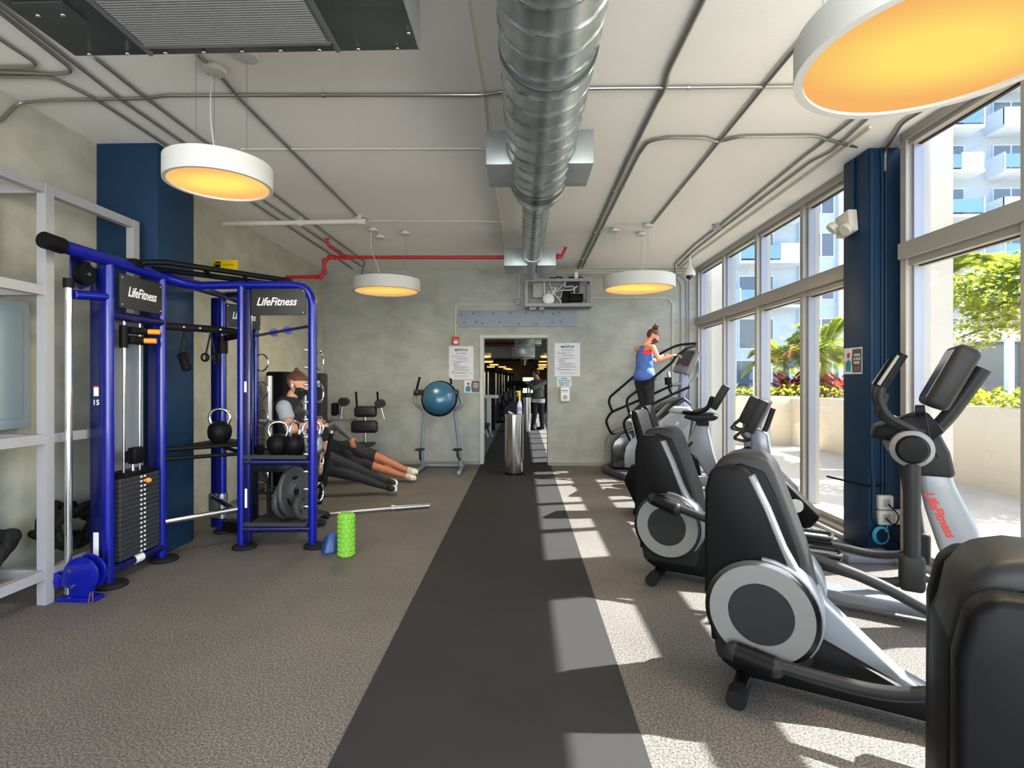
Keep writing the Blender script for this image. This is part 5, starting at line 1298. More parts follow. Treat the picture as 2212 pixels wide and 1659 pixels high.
obj('swing_arm', G().tube([at(498, 868, Y=6.3), at(510, 905, Y=6.3), V((-2.95, 6.5, .9))], .016, 10, .05), STEELG, t); obj('arm_pad', G().box(at(498, 868, Y=6.28), (.09, .12, .14), Matrix.Rotation(.3, 3, 'Y'), .03), CHAR, t)
# ------------------------------------------------------------ litter bin and spray bottle in front of the doorway
bp = at(1111, 1024, Z=0)
t = thing('litter_bin', 'tall polished steel litter bin standing before the doorway', 'bin', bp)
obj('steel_body', G().lathe([(.001, .0), (.138, 0), (.14, .01), (.14, .9), (.134, .905), (.128, .9), (.128, .86), (.001, .86)], seg=48), mat('brushed_steel', (214, 214, 212), .2, 1), t)
obj('base_ring', G().lathe([(.141, .0), (.143, .0), (.143, .035), (.141, .035)], seg=48), BLACK, t); obj('lid', G().lathe([(.001, .895), (.13, .895), (.136, .908), (.12, .915), (.001, .9)], seg=40), SATIN, t)
t = thing('spray_bottle', 'clear spray bottle with a yellow trigger standing on the steel bin', 'spray bottle', bp + V((.08, 0, .915)))
obj('bottle', G().lathe([(.001, 0), (.036, 0), (.038, .01), (.038, .12), (.03, .16), (.014, .2), (.012, .22), (.001, .22)], seg=24), mat('milky_plastic', (206, 208, 226), .3), t)
obj('label', G().lathe([(.0385, .03), (.0385, .1)], seg=24), mat('label_lilac', (150, 150, 190), .6), t)
obj('spray_head', G().box((0, 0, .31), (.03, .025, .07), None, .008).box((-.025, 0, .33), (.05, .018, .022), None, .005).tube([(0, 0, .21), (0, 0, .29)], .014, 12).tube([(-.02, 0, .31), (-.035, 0, .26)], .006, 8), YELLOW, t)
tag(obj('wipe', G().box(bp + V((-.05, -.02, .925)), (.09, .04, .02), Matrix.Rotation(.5, 3, 'Y'), .006), WHITE), 'folded white wipe lying on top of the steel bin', 'wipe')
# ------------------------------------------------------------ equipment seen through the doorway
t = thing('multi_gym', 'white framed multi gym at the left of the doorway view', 'weight machine', (0, 0, 0))
for x, y in ((-1.05, 13.6), (-.86, 13.6), (-1.05, 14.5)): obj('white_upright', G().b2(x - .05, x + .05, y - .05, y + .05, 0, 1.0), WHITE, t)
obj('top_rail', G().b2(-1.4, -.62, 13.5, 13.65, .98, 1.06), WHITE, t); obj('back_panel', G().b2(-1.1, -.8, 13.66, 13.7, .15, .98), FRAMEW, t)
obj('bench_pad', G().box((-.95, 13.1, .33), (.3, .5, .09), None, .03), UPH, t); obj('bench_leg', G().tube([(-.87, 13.1, .3), (-.74, 12.9, .03)], .035, 12), SATIN, t); obj('bench_leg', G().tube([(-1.05, 13.2, .3), (-1.1, 13.4, .03)], .035, 12), SATIN, t)
for k in range(5):
    y = 15.5 + k * 2.6
    t = thing('cable_station', ('nearest', 'second', 'third', 'fourth', 'farthest')[k] + ' black cable station of the row at the left beyond the doorway', 'weight machine', (-1.0 + .1 * k, y, 0), 0, 'cable stations beyond the doorway')
    obj('tall_frame', G().b2(-.3, -.22, -.1, .1, 0, 1.75).b2(.12, .2, -.1, .1, 0, 1.75).b2(-.3, .2, -.1, .1, 1.68, 1.76), BLACK, t)
    obj('guide_rod', G().tube([(-.1, 0, .1), (-.1, 0, 1.7)], .02, 8), CHROME, t); obj('guide_rod', G().tube([(.0, 0, .1), (.0, 0, 1.7)], .02, 8), CHROME, t); obj('weight_stack', G().b2(-.2, .1, -.1, .1, .05, .6, .01), CHAR, t)
    obj('pad', G().box((.3, -.1, .9), (.12, .12, .3), None, .03), UPH, t)
def treadmill(loc, label, rz=0):
    t = thing('treadmill', label, 'treadmill', loc, rz, 'treadmills beyond the doorway')
    obj('deck', G().b2(-.4, .4, -.8, .8, .02, .2, .02), CHAR, t); obj('motor_cover', G().box((0, .75, .26), (.78, .4, .3), None, .08), BLACK, t)
    for s in (-1, 1): obj('upright', G().tube([(s * .38, .75, .2), (s * .38, .62, 1.1), (s * .36, .2, 1.15)], .035, 10, .1), SILV2, t)
    obj('console', G().box((0, .68, 1.25), (.7, .1, .35), Matrix.Rotation(-.4, 3, 'X'), .03), BLACK, t)
    return t
for k, (px, w) in enumerate(((1095, 'left'), (1128, 'middle'), (1158, 'right'))): treadmill((at(px, 890, Y=25).x, 25, 0), w + ' one of three treadmills far beyond the doorway')
t = thing('far_litter_bin', 'second steel bin farther away, seen through the doorway', 'bin', (.12, 15.0, 0))
obj('steel_body', G().lathe([(.001, 0), (.1, 0), (.1, .95), (.001, .95)], seg=32), bpy.data.materials['brushed_steel'], t)
for k, (x, y) in enumerate(((-.5, 18.2), (-.45, 21.5))):
    t = thing('exercise_bike', ('nearer', 'farther')[k] + ' dark exercise bike beyond the doorway', 'exercise bike', (x, y, 0), .3, 'bikes beyond the doorway')
    obj('frame', G().tube([(-.4, 0, .05), (.4, 0, .05)], .05, 8).tube([(-.1, 0, .05), (-.2, 0, .8)], .04, 8).tube([(.3, 0, .05), (.45, 0, 1.15)], .05, 8), BLACK, t); obj('flywheel', G().cyl((.1, -.06, .35), (.1, .06, .35), .28), CHAR, t)
    obj('saddle', G().ell((-.22, 0, .85), (.14, .09, .05)), UPH, t); obj('handlebar', G().tube([(.45, -.22, 1.2), (.3, -.2, 1.12), (.45, 0, 1.12), (.3, .2, 1.12), (.45, .22, 1.2)], .02, 8, .04), BLACK, t)
# ------------------------------------------------------------ people
import numpy as np
SKIN = mat('skin_tan', (214, 152, 120), .55); SKIN2 = mat('skin_brown', (178, 110, 78), .55); SKIN3 = mat('skin_light', (226, 176, 150), .55)
TATT = mat('tattooed_skin', (196, 140, 114), .55, mott=(38, .75, (110, 92, 86)))
CLOTHB = mat('black_cloth', (26, 26, 30), .8); HAIRB = mat('brown_hair', (84, 52, 36), .6, bump=(120, .4)); HAIRD = mat('dark_hair', (52, 34, 28), .6, bump=(120, .4)); GREYT = mat('light_grey_cloth', (150, 156, 164), .85)
GREYS = mat('dark_grey_sleeve', (88, 90, 94), .85); GREYV = mat('grey_vest_cloth', (104, 104, 102), .85)
class Body:
    def __init__(s): s.g = G(); s.prim = []
    def cap(s, lab, a, b, ra, rb, seg=16):
        a = V(a); b = V(b)
        s.g.tube([a, b], [ra, rb], seg); s.g.ell(a, ra, su=seg, sv=10); s.g.ell(b, rb, su=seg, sv=10)
        s.prim.append((lab, a, b, ra, rb))
    def chain(s, lab, pts, rs, asp=1, up=None):
        s.g.tube(pts, rs, 20, asp=asp, up=up)
        for i in range(len(pts) - 1): s.prim.append((lab, V(pts[i]), V(pts[i + 1]), rs[i], rs[i + 1]))
    def ell(s, lab, c, r, R):
        s.g.ell(c, r, R, 20, 14); s.prim.append((lab, V(c), V(c), min(r), min(r)))
    def hand(s, w, d, nrm, side, curl=.5, k=1.0):
        """w wrist, d direction to the fingers, nrm back of the hand, side +1/-1: where the thumb leaves"""
        w = V(w); d = V(d).normalized(); nrm = V(nrm); nrm = (nrm - d * nrm.dot(d)).normalized(); x = d.cross(nrm) * side
        M = Matrix((x, d, nrm)).transposed()
        s.ell('hand', w + d * .045 * k, (.04 * k, .055 * k, .016 * k), M)
        for i, (o, l) in enumerate(((.029, .068), (.010, .078), (-.010, .072), (-.028, .056))):
            b = w + d * .085 * k + x * o * k; c1 = curl * (.7 + .1 * i)
            d1 = (d * math.cos(c1) - nrm * math.sin(c1)); d2 = (d * math.cos(c1 * 2.2) - nrm * math.sin(c1 * 2.2))
            m = b + d1 * l * .5 * k; e = m + d2 * l * .5 * k
            s.cap('hand', b, m, .0092 * k, .0086 * k, 8); s.cap('hand', m, e, .0086 * k, .0076 * k, 8)
        b = w + d * .022 * k + x * .03 * k; m = b + (x * .75 + d * .65 - nrm * .25).normalized() * .038 * k; e = m + (x * .25 + d * .9 - nrm * .45 * (1 + curl)).normalized() * .03 * k
        s.cap('hand', b, m, .0115 * k, .0105 * k, 8); s.cap('hand', m, e, .0105 * k, .0085 * k, 8)
    def head(s, c, fwd, up, k=1.0):
        """c centre of the head"""
        f = V(fwd).normalized(); u = V(up); u = (u - f * u.dot(f)).normalized(); r = f.cross(u)
        s.H = (V(c), r, f, u, k); M = Matrix((r, f, u)).transposed()
        P = lambda a, b, cc: V(c) + (r * a + f * b + u * cc) * k
        s.ell('head', P(0, -.012, .03), (.074 * k, .094 * k, .086 * k), M)
        s.ell('head', P(0, .022, -.035), (.058 * k, .066 * k, .075 * k), M)
        s.ell('head', P(0, .058, -.088), (.024 * k, .022 * k, .02 * k), M)
        s.ell('head', P(0, .083, .018), (.05 * k, .014 * k, .012 * k), M)
        s.cap('head', P(0, .092, .01), P(0, .112, -.026), .009 * k, .013 * k, 10)
        s.ell('head', P(0, .09, -.058), (.024 * k, .012 * k, .011 * k), M)
        for q in (-1, 1):
            s.ell('head', P(q * .076, -.012, -.008), (.01 * k, .02 * k, .032 * k), M)
            s.ell('head', P(q * .04, .068, -.03), (.022 * k, .02 * k, .02 * k), M)
    def foot(s, an, toe, k=1.0):
        an = V(an); toe = V(toe)
        d = (toe - an); hl = an - d.normalized() * .04
        s.cap('foot', hl + V((0, 0, 0)), an.lerp(toe, .45), .034 * k, .036 * k, 12); s.cap('foot', an.lerp(toe, .45), toe, .037 * k, .028 * k, 12)
    def build(s, t, skin, vox=.0075):
        me = bpy.data.meshes.new('tmp'); me.from_pydata(s.g.v, [], s.g.f)
        o = bpy.data.objects.new('tmp', me); COL.objects.link(o)
        m = o.modifiers.new('r', 'REMESH'); m.mode = 'VOXEL'; m.voxel_size = vox
        q = o.modifiers.new('s', 'SMOOTH'); q.factor = .5; q.iterations = 3
        dg = bpy.context.evaluated_depsgraph_get(); dg.update()
        ev = o.evaluated_get(dg); em = bpy.data.meshes.new_from_object(ev)
        bpy.data.objects.remove(o)
        em.name = 'body'; em.materials.clear(); em.materials.append(skin); em.shade_smooth()
        b = bpy.data.objects.new('body', em); COL.objects.link(b); b.parent = t
        n = len(em.vertices); co = np.empty(n * 3); em.vertices.foreach_get('co', co); s.co = co.reshape(-1, 3)
        nm = np.empty(n * 3); em.vertices.foreach_get('normal', nm); s.no = nm.reshape(-1, 3)
        best = np.full(n, 9.); lab = np.zeros(n, int); s.labs = sorted({p[0] for p in s.prim})
        for l, a, c, ra, rc in s.prim:
            a = np.array(a); c = np.array(c); ab = c - a; L2 = ab @ ab
            tt = np.clip(((s.co - a) @ ab) / L2, 0, 1) if L2 > 1e-9 else np.zeros(n)
            d = np.linalg.norm(s.co - a - tt[:, None] * ab, axis=1) - (ra + (rc - ra) * tt)
            k = d < best; best[k] = d[k]; lab[k] = s.labs.index(l)
        s.lab = lab; s.me = em; s.t = t; s.body = b
        s.loops = [tuple(p.vertices) for p in em.polygons]
        return b
    def has(s, *names):
        return np.isin(s.lab, [s.labs.index(x) for x in names if x in s.labs])
    def hl(s):
        c, r, f, u, k = s.H; d = (s.co - np.array(c)) / k
        return d @ np.array(r), d @ np.array(f), d @ np.array(u)
    def garment(s, name, mask, push, m, extra=None, wr=0, parent=None, split=False):
        """a shell over the masked part of the body"""
        idx = -np.ones(len(s.co), int); fs = [f for f in s.loops if all(mask[i] for i in f)]
        used = sorted({i for f in fs for i in f}); idx[used] = np.arange(len(used))
        pv = push(s.co[used]) if callable(push) else np.full(len(used), push)
        if wr: pv = pv + wr * np.sin(s.co[used] @ np.array([31., 23., 47.])) * np.sin(s.co[used] @ np.array([-19., 41., 13.]))
        P = s.co[used] + s.no[used] * pv[:, None]
        F = [tuple(int(idx[i]) for i in f) for f in fs]
        if split:
            par = list(range(len(used)))
            def find(i):
                while par[i] != i: par[i] = par[par[i]]; i = par[i]
                return i
            for f in F:
                a = find(f[0])
                for q in f[1:]: par[find(q)] = a
            comp = {}
            for f in F: comp.setdefault(find(f[0]), []).append(f)
            for fl in comp.values():
                if len(fl) < 60: continue
                vs = sorted({i for f in fl for i in f}); mp = {v: j for j, v in enumerate(vs)}
                g = G(); g.add([tuple(P[v]) for v in vs], [tuple(mp[i] for i in f) for f in fl])
                o = obj(name, g, m, parent or s.t, 180); sl = o.modifiers.new('cloth', 'SOLIDIFY'); sl.thickness = .006; sl.offset = -1
            return None
        g = G(); g.add([tuple(p) for p in P], F)
        if extra: extra(g)
        o = obj(name, g, m, parent or s.t, 180)
        sl = o.modifiers.new('cloth', 'SOLIDIFY'); sl.thickness = .006; sl.offset = -1
        return o
    def sole(s, an, toe, up, m, k=1.0):
        an = V(an); toe = V(toe); d = (toe - an).normalized(); u = V(up); u = (u - d * u.dot(d)).normalized(); x = d.cross(u); L = (toe - an).length
        f = lambda a, b, c: an - u * .04 * k + x * a + d * b + u * c
        g = G().prism([(-.028, -.07), (.028, -.07), (.036, -.02), (.034, L * .5), (.045, L * .8), (.03, L + .035), (-.02, L + .035), (-.04, L * .8), (-.034, L * .5), (-.036, -.02)], f, -.012, .012, .006)
        obj('shoe_sole', g, m, s.t, 60)
def eyes(b, t, m=None):
    c, r, f, u, k = b.H
    for q in (-1, 1):
        p = c + (r * q * .03 + f * .079 + u * .005) * k
        e = obj('eye', G().ell(p, .009 * k, su=12, sv=8), WHITE, t); obj('iris', G().ell(p + f * .0065 * k, .0042 * k, su=10, sv=6), BLACK, e)
def torso(b, hip, neck, lat, w=1.0, chest=1.0, bend=None):
    hip = V(hip); neck = V(neck); lat = V(lat).normalized(); ax = neck - hip; n = ax.normalized(); fr = n.cross(lat)
    if bend: mid = hip.lerp(neck, .5) + V(bend)
    else: mid = hip.lerp(neck, .5)
    def q(t): return hip * (1 - t) ** 2 + mid * 2 * t * (1 - t) + neck * t * t
    ts = [-.12, 0, .2, .4, .6, .78, .92]
    rs = [x * w for x in (.115, .155, .145, .135 * (2 - chest) if chest < 1 else .135, .155 * chest, .165 * chest, .08)]
    s = b.chain('torso', [q(t) for t in ts], rs, asp=.66, up=lat)
    return q
def limb(b, lab, pts, rs):
    for i in range(len(pts) - 1): b.cap(lab[i], pts[i], pts[i + 1], rs[i], rs[i + 1])
# --- woman climbing
t = thing('person', 'person in a blue tank top and black leggings climbing the stair machine', 'person', at(1395, 930, Y=8.3))
o0 = V(t.location)
A = lambda x, y, Y=8.3: at(x, y, Y=Y) - o0
b = Body(); k = .95
lat = V((.5, -.85, 0)).normalized()
hip = A(1392, 826); neck = A(1394, 745)
torso(b, hip, neck, lat, .93, .95, (-.02, 0, .0))
sc = A(1393, 752); shr = sc + lat * .172; shl = sc - lat * .172
b.cap('torso', sc + lat * .06, shr, .05, .044); b.cap('torso', sc - lat * .06, shl, .05, .044)
b.cap('neck', neck, A(1402, 736), .05, .046)
b.head(A(1410, 727), (.72, -.12, -.55), (.45, 0, .8), .94)
elr = A(1424, 778, 8.1); wrr = A(1455, 768, 8.03); ell_ = A(1412, 780, 8.45); wrl = A(1432, 768, 8.62)
b.cap('uparm', shr, elr, .043, .034); b.cap('foarm', elr, wrr, .036, .023); b.cap('uparm', shl, ell_, .043, .034); b.cap('foarm', ell_, wrl, .036, .023)
b.hand(wrr, (1, -.05, .12), (0, -.3, 1), -1, .75, .92); b.hand(wrl, (1, .1, .1), (0, .3, 1), 1, .7, .92)
hr = hip + lat * .085; hl_ = hip - lat * .085
knr = A(1404, 872, 8.2); anr = A(1397, 922, 8.2); knl = A(1391, 876, 8.42); anl = A(1367, 894, 8.42)
b.cap('leg', hr, knr, .088, .054); b.cap('leg', knr, knr.lerp(anr, .3), .054, .052); b.cap('leg', knr.lerp(anr, .3), anr, .052, .034)
b.cap('leg', hl_, knl, .088, .054); b.cap('leg', knl, knl.lerp(anl, .3), .054, .052); b.cap('leg', knl.lerp(anl, .3), anl, .052, .034)
toer = anr + V((.15, .05, -.05)); toel = anl + V((.09, .03, -.12))
b.foot(anr - V((0, 0, .03)), toer, .95); b.foot(anl - V((0, 0, .02)), toel, .95)
b.build(t, SKIN)
hx, hy, hz = b.hl()
eyes(b, t)
zt = A(1392, 768).z; z0 = A(1392, 818).z
tk = b.has('torso') & (b.co[:, 2] < A(1392, 747).z) & (b.co[:, 2] > z0 - .04)
BLT = mat('blue_tank_cloth', (66, 100, 178), .8, mott=(7, .5, (86, 122, 204)))
back = (b.co @ np.array([.85, .5, 0])) - float(A(1392, 790).dot(V((.85, .5, 0))))
latv = np.abs((b.co - np.array(A(1392, 790))) @ np.array(lat))
tank = tk & ((b.co[:, 2] < zt + .02) | (latv < .055))
def pushf(P): return .012 + .012 * np.clip((zt - P[:, 2]) / .35, 0, 1)
def skirt(g):
    c = A(1392, 812); pr = []
    x = lat; y = V((.85, .5, 0)).normalized()
    for j, (z, ra, rb) in enumerate(((c.z + .11, .155, .105), (c.z + .02, .175, .135), (c.z - .06, .19, .15))):
        pr.append([V((c.x, c.y, z)) + x * (ra * math.cos(q * PI / 14)) + y * (rb * math.sin(q * PI / 14) * 1.0) + V((0, 0, .008 * math.sin(q))) for q in range(28)])
    vs = sum(pr, []); fs = []
    for j in range(2):
        for q in range(28): fs.append((j * 28 + q, j * 28 + (q + 1) % 28, (j + 1) * 28 + (q + 1) % 28, (j + 1) * 28 + q))
    g.add(vs, fs)
b.garment('tank_top', tank, pushf, BLT, skirt, wr=.004)
bra = b.has('torso') & (latv < .15) & (b.co[:, 2] < A(1392, 757).z) & (b.co[:, 2] > A(1392, 778).z)
b.garment('sports_bra', bra, .007, mat('coral_red_cloth', (232, 40, 66), .7))
b.garment('leggings', b.has('leg') | (b.has('torso') & (b.co[:, 2] < z0 + .02)), .006, CLOTHB, wr=.001)
b.garment('shoe', b.has('foot'), .009, mat('pale_grey_shoe', (196, 196, 200), .6), split=True); b.sole(anl - V((0, 0, .02)), toel, (.7, 0, .5), mat('crimson_sole', (190, 44, 66), .6)); b.sole(anr - V((0, 0, .03)), toer, (0, 0, 1), bpy.data.materials['crimson_sole'])
def bun(g):
    c, r, f, u, kk = b.H
    p = c - f * .06 + u * .135
    g.ell(p, (.038, .04, .034)); rr = random.Random(4)
    for i in range(9):
        d = V((rr.gauss(0, 1), rr.gauss(0, 1), rr.gauss(.4, 1))).normalized(); e = p + d * .045; s2 = d.cross(V((0, 1, .3))).normalized()
        g.tube([p + d * .02, e + s2 * .012, e + d * .02, e - s2 * .012, p + d * .02], .006, 6, .01)
b.garment('hair', b.has('head') & ((hz > .03 + hy * .55) | ((hy < -.03) & (hz > -.045))) & ~((np.abs(hx) > .07) & (hz < .03)), .013, HAIRB, bun, wr=.002)
b.garment('face_mask', b.has('head') & (hy > .025) & (hz < -.008) & (np.abs(hx) < .06), .007, mat('dark_red_mask', (72, 34, 44), .8))
# --- man seated on a bench behind the rig
t = thing('person', 'person in a black hooded vest and face mask sitting behind the blue rig', 'person', (-2.28, 5.25, 0))
o0 = V(t.location); A = lambda x, y, Y=5.25: at(x, y, Y=Y) - o0
b = Body(); lat = V((.1, -1, 0)).normalized()
hip = A(634, 972); neck = A(629, 868)
torso(b, hip, neck, lat, 1.0, 1.05, (-.03, 0, 0))
sc = A(627, 878)
shr = sc + lat * .19; shl = sc - lat * .19
b.cap('torso', sc, shr, .07, .06); b.cap('torso', sc, shl, .07, .06)
b.cap('neck', neck, A(634, 852), .065, .058)
b.head(A(643, 831), (.93, -.1, -.32), (.3, 0, .95), 1.08)
elr = A(628, 928, 5.02); wrr = A(674, 917, 5.1); ell_ = A(640, 925, 5.5); wrl = A(678, 912, 5.36)
m1 = shr.lerp(elr, .45); m1b = shr.lerp(elr, .75)
b.cap('sleeve', shr, m1, .062, .06); b.cap('tattoo', m1, m1b, .057, .052); b.cap('foarm', m1b, elr, .05, .045); b.cap('foarm', elr, elr.lerp(wrr, .35), .047, .048); b.cap('foarm', elr.lerp(wrr, .35), wrr, .046, .027)
b.cap('sleeve', shl, shl.lerp(ell_, .5), .062, .056); b.cap('foarm', shl.lerp(ell_, .5), ell_, .054, .045); b.cap('foarm', ell_, wrl, .047, .027)
b.hand(wrr, (.95, .2, .1), (0, -1, .35), 1, .6, 1.02); b.hand(wrl, (.95, -.2, .1), (0, 1, .35), -1, .6, 1.02)
knr = A(676, 966, 5.1); anr = V((A(660, 1090, 5.15).x, -.1, .09)); knl = A(676, 966, 5.45); anl = V((A(668, 1090, 5.4).x, .18, .09))
b.cap('leg', hip + lat * .09, knr, .1, .065); b.cap('leg', knr, anr, .065, .043); b.cap('leg', hip - lat * .09, knl, .1, .065); b.cap('leg', knl, anl, .065, .043)
for a in (anr, anl): b.foot(a - V((0, 0, .03)), a + V((.17, 0, -.055)))
b.build(t, SKIN); hx, hy, hz = b.hl(); eyes(b, t)
b.garment('vest', b.has('torso') & (b.co[:, 2] > hip.z - .02), .014, CLOTHB, wr=.003)
yy = b.co[:, 1]; b.garment('tshirt_sleeve', b.has('sleeve') & (yy < 0), .010, GREYT, wr=.002); b.garment('tshirt_sleeve', b.has('sleeve') & (yy > 0), .010, GREYT, wr=.002); b.garment('tattooed_arm', b.has('tattoo'), .0015, TATT)
b.garment('trousers', b.has('leg') | (b.has('torso') & (b.co[:, 2] < hip.z)), .012, mat('dark_navy_cloth', (38, 42, 52), .85), wr=.004)
b.garment('shoe', b.has('foot'), .009, CLOTHB, split=True)
obj('hood', G().tube([A(640, 868) + lat * .1, A(620, 862) + lat * .11, A(604, 876) + lat * .03, A(603, 877) - lat * .05, A(620, 864) - lat * .12, A(640, 868) - lat * .1], [.025, .04, .05, .05, .04, .025], 12), CLOTHB, t, 180)
def bun2(g):
    c, r, f, u, kk = b.H; g.ell(c - f * .055 + u * .128, (.026, .028, .032)); g.ell(c - f * .05 + u * .105, (.035, .04, .03))
b.garment('hair', b.has('head') & (hz > .035 + np.clip(hy, 0, 1) * .35), .013, HAIRB, bun2); b.garment('shaved_side_hair', b.has('head') & (hz <= .045) & (hz > -.035) & (hy < .012) & ~((np.abs(hx) > .068) & (hz < .03) & (hy > -.04)), .004, mat('short_hair', (120, 80, 62), .7))
MSK = mat('black_mask_cloth', (22, 22, 24), .7)
def mloop(g):
    c, r, f, u, kk = b.H
    for q in (-1, 1): g.tube([c + (r * q * .068 + f * .03 + u * -.03) * kk, c + (r * q * .08 + f * 0 + u * .02) * kk], .003, 5); 
b.garment('face_mask', b.has('head') & (hy > .02) & (hz < -.012), .009, MSK, mloop)
c, r, f, u, kk = b.H; obj('earbud', G().ell(c + r * .09 + f * -.005 + u * -.005, (.008, .01, .014)).tube([c + r * .09 + u * -.01, c + r * .088 + u * -.035 + f * .01], .004, 6), WHITE, t)
ph = tag(obj('mobile_phone', G().box(o0 + wrr + V((.13, .09, .02)), (.08, .15, .01), Matrix.Rotation(-.5, 3, 'Y'), .003), BLACKG), 'mobile phone held by the seated person behind the rig', 'phone')
bn = thing('bench', 'low black bench under the seated person, hidden behind the rig shelf', 'bench', (-2.3, 5.25, 0))
zt = hip.z - .15
obj('seat_pad', G().box((-.1, 0, zt), (.5, .4, .08), None, .02), UPH, bn)
for sx in (-.28, .08):
    for sy in (-.14, .14): obj('leg', G().tube([(sx, sy, 0), (sx, sy, zt - .04)], .022, 10), BLACK, bn)
# --- woman in a side plank, nearer
def plank(label, skin, Yh, hipp, shp, kn, an, toed, elbow_up, handp, headp, headf, sup, w, hand_dir, legr=1.0, top='x'):
    t = thing('person', label, 'person', (shp[0], shp[1], 0)); o0 = V(t.location)
    b = Body()
    hip = V(hipp) - o0; sh = V(shp) - o0; ax = (sh - hip).normalized()
    fr = V((0, -1, 0)); lat = V((0, 0, 1)); lat = (lat - ax * lat.dot(ax)).normalized()
    torso(b, hip, sh + ax * .03, lat, w, 1.0)
    su = sh + lat * .15 * w - ax * .03; sd = sh - lat * .15 * w - ax * .03
    b.cap('torso', sh, su, .06 * w, .05 * w); b.cap('torso', sh, sd, .06 * w, .05 * w)
    b.cap('neck', sh + ax * .03, V(headp) - o0 - ax * .06, .05, .045)
    b.head(V(headp) - o0, headf, ax, .98)
    eu = V(elbow_up) - o0; hp = V(handp) - o0
    b.cap('uparm', su, eu, .045 * w, .036 * w); b.cap('foarm', eu, hp, .037 * w, .024 * w); b.hand(hp, hand_dir, (0, -.8, .5), -1, .35, .95)
    se = V(sup) - o0; b.cap('uparm', sd, se, .046 * w, .04 * w); wr = se + V((.06, -.22, .0)); wr.z = .035; b.cap('foarm', se, wr, .038 * w, .024 * w); b.hand(wr, (.2, -1, 0), (0, 0, 1), 1, .15, .95)
    for i, (kk, aa) in enumerate(zip(kn, an)):
        kk = V(kk) - o0; aa = V(aa) - o0; h = hip + lat * (.075 if i == 0 else -.07) * w
        b.cap('thigh', h, kk, .092 * w * legr, .056 * w); b.cap('shin', kk, kk.lerp(aa, .3), .055 * w, .056 * w); b.cap('shin', kk.lerp(aa, .3), aa, .055 * w, .034 * w)
        b.foot(aa + V((.02, 0, 0)), aa + V(toed), .98)
    b.build(t, skin)
    eyes(b, t)
    return t, b, o0, ax, hip, sh, lat
at_ = at
an1 = at(836, 1040, Y=6.72); an2 = at(834, 1052, Y=6.62); kn1 = at(786, 1019, Y=6.66); kn2 = at(780, 1033, Y=6.56)
sup = at(632, 1083, Y=6.3); sup.z = .045
sh = at(640, 1010, Y=6.42)
t, b, o0, ax, hip, shh, lat = plank('person in black leggings holding a side plank on the floor, the nearer of two', SKIN3, 6.6, at(712, 1002, Y=6.52), sh, (kn1, kn2), (an1, an2), (.1, -.1, -.0), at(706, 958, Y=6.36), at(686, 1000, Y=6.3), at(598, 992, Y=6.4), (.1, -1, 0), sup, .9, (.6, -.2, -.9))
b.garment('leggings', (b.has('thigh', 'shin') | (b.has('torso') & (((b.co - np.array(hip)) @ np.array(ax)) < .1))) & (((b.co - np.array(hip)) @ np.array(ax)) > -.76), .005, CLOTHB)
b.garment('black_top', b.has('torso') & (((b.co - np.array(hip)) @ np.array(ax)) > .2), .008, CLOTHB)
b.garment('shoe', b.has('foot'), .008, CLOTHB, split=True)
for a in (an1, an2): b.sole(a - o0 + V((.02, 0, 0)), a - o0 + V((.1, -.1, 0)), (-.9, -.5, .1), WHITE)
hx, hy, hz = b.hl(); b.garment('hair', b.has('head') & ((hz > .03 + hy * .5) | (hy < -.03)), .012, HAIRD)
# --- man in a side plank, farther
an1 = at(880, 1016, Y=7.5); an2 = at(876, 1029, Y=7.45); kn1 = at(822, 990, Y=7.42); kn2 = at(815, 1010, Y=7.36)
sup = at(678, 1052, Y=7.15); sup.z = .045
t, b, o0, ax, hip, shh, lat = plank('person in black shorts and white shoes holding a side plank, the farther of two', SKIN2, 7.3, at(752, 980, Y=7.3), at(682, 968, Y=7.25), (kn1, kn2), (an1, an2), (.11, -.1, 0), at(727, 920, Y=7.2), at(757, 946, Y=7.12), at(646, 948, Y=7.2), (.1, -1, .1), sup, 1.04, (.4, -.3, -.8))
s_ = (b.co - np.array(hip)) @ np.array(ax)
b.garment('shorts', (b.has('thigh') & (s_ > -.36)) | (b.has('torso') & (s_ < .08)), .022, CLOTHB, wr=.006)
b.garment('long_sleeve_top', (b.has('torso') & (s_ > .04)), .012, CLOTHB, wr=.003); b.garment('sleeve', b.has('uparm', 'foarm'), .008, GREYS, wr=.002, split=True)
b.garment('shoe', b.has('foot'), .012, mat('cream_shoe', (222, 214, 196), .6), split=True)
for a in (an1, an2): b.sole(a - o0 + V((.02, 0, 0)), a - o0 + V((.11, -.1, 0)), (-.9, -.5, .1), bpy.data.materials['cream_shoe'])
hx, hy, hz = b.hl(); b.garment('hair', b.has('head') & ((hz > .03 + hy * .5) | (hy < -.03)), .012, HAIRD)
obj('watch', G().tube([V(at(755, 944, Y=7.13)) - o0 + V((-.012, 0, .008)), V(at(757, 947, Y=7.12)) - o0 + V((.0, 0, -.002))], .032, 14), WHITE, t)
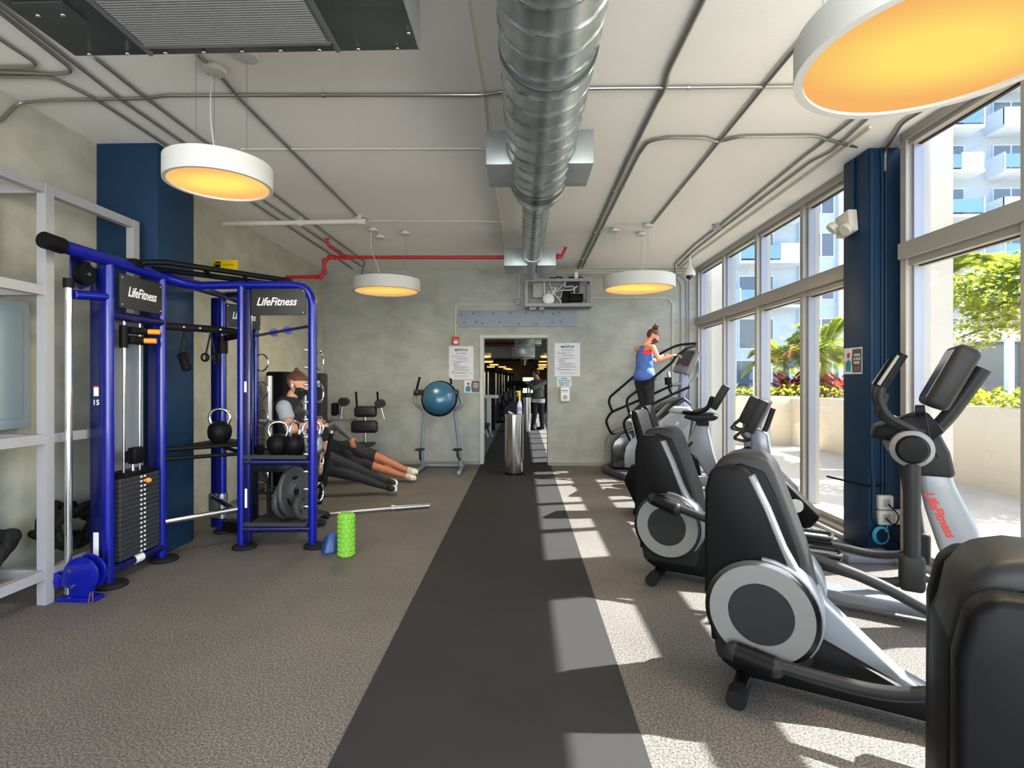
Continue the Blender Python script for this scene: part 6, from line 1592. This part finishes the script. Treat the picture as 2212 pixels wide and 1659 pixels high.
# --- person standing beyond the doorway
t = thing('person', 'person in a grey jacket and black trousers standing in the room beyond the doorway', 'person', (at(1160, 926, Y=15.5).x, 15.5, 0)); o0 = V(t.location)
A = lambda x, y, Y=15.5: at(x, y, Y=Y) - o0
b = Body(); lat = V((.85, -.5, 0)).normalized()
hip = A(1162, 863); neck = A(1162, 822)
torso(b, hip, neck, lat, 1.02, 1.05)
sc = A(1162, 826); sr = sc + lat * .2; sl = sc - lat * .18
b.cap('torso', sc, sr, .07, .06); b.cap('torso', sc, sl, .07, .06); b.cap('neck', neck, A(1159, 815), .075, .064)
b.head(A(1157.5, 806.5), (-.75, .5, -.25), (0, 0, 1), 1.02)
er = A(1152, 838, 15.3); wr = A(1144, 830, 15.45); e2 = A(1149, 838, 15.75); w2 = A(1143, 828, 15.8)
b.cap('sleeve', sr, er, .055, .045); b.cap('sleeve', er, wr, .045, .032); b.cap('sleeve', sl, e2, .055, .045); b.cap('sleeve', e2, w2, .045, .032)
b.hand(wr, (-.7, .4, .4), (-.3, -.4, .8), 1, .6); b.hand(w2, (-.7, .1, .4), (-.3, .4, .8), -1, .6)
for (hx0, kx, ky, axx, ay, Yk) in ((.09, 1155, 893, 1151, 922, 15.4), (-.09, 1169, 893, 1171, 921, 15.6)):
    kn = A(kx, ky, Yk); a = A(axx, ay, Yk); a.z = .09
    b.cap('leg', hip - lat * hx0, kn, .1, .065); b.cap('leg', kn, a, .065, .045); b.foot(a - V((0, 0, .035)), a + V((-.13, .08, -.055)))
b.build(t, SKIN, .01); hx, hy, hz = b.hl(); eyes(b, t)
b.garment('jacket', b.has('torso', 'sleeve') & (b.co[:, 2] > hip.z - .01), .016, GREYV, wr=.004)
b.garment('white_shirt_hem', b.has('torso', 'leg') & (b.co[:, 2] > hip.z - .09) & (b.co[:, 2] < hip.z + .02), .026, WHITE)
b.garment('trousers', b.has('leg') | (b.has('torso') & (b.co[:, 2] < hip.z)), .012, mat('dark_plum_cloth', (36, 30, 34), .85), wr=.004); b.garment('shoe', b.has('foot'), .01, CLOTHB, split=True)
b.garment('hair', b.has('head') & ((hz > .04 + hy * .4) | ((hy < -.02) & (hz > -.05))), .012, HAIRD)
# --- black weighted bar leaning against the rig
g0 = at(690, 1031, Y=5.9); g1 = at(716, 936, Y=6.0)
g0.z = .035
t = thing('weighted_bar', 'black padded bar with chrome ends leaning behind the blue rig', 'bar', (0, 0, 0))
obj('padded_bar', G().tube([g0, g1], .026, 16), RUBBER, t)
for e, d in ((g0, (g0 - g1).normalized()), (g1, (g1 - g0).normalized())): obj('chrome_end', G().tube([e, e + d * .03], .02, 14), CHROME, t)
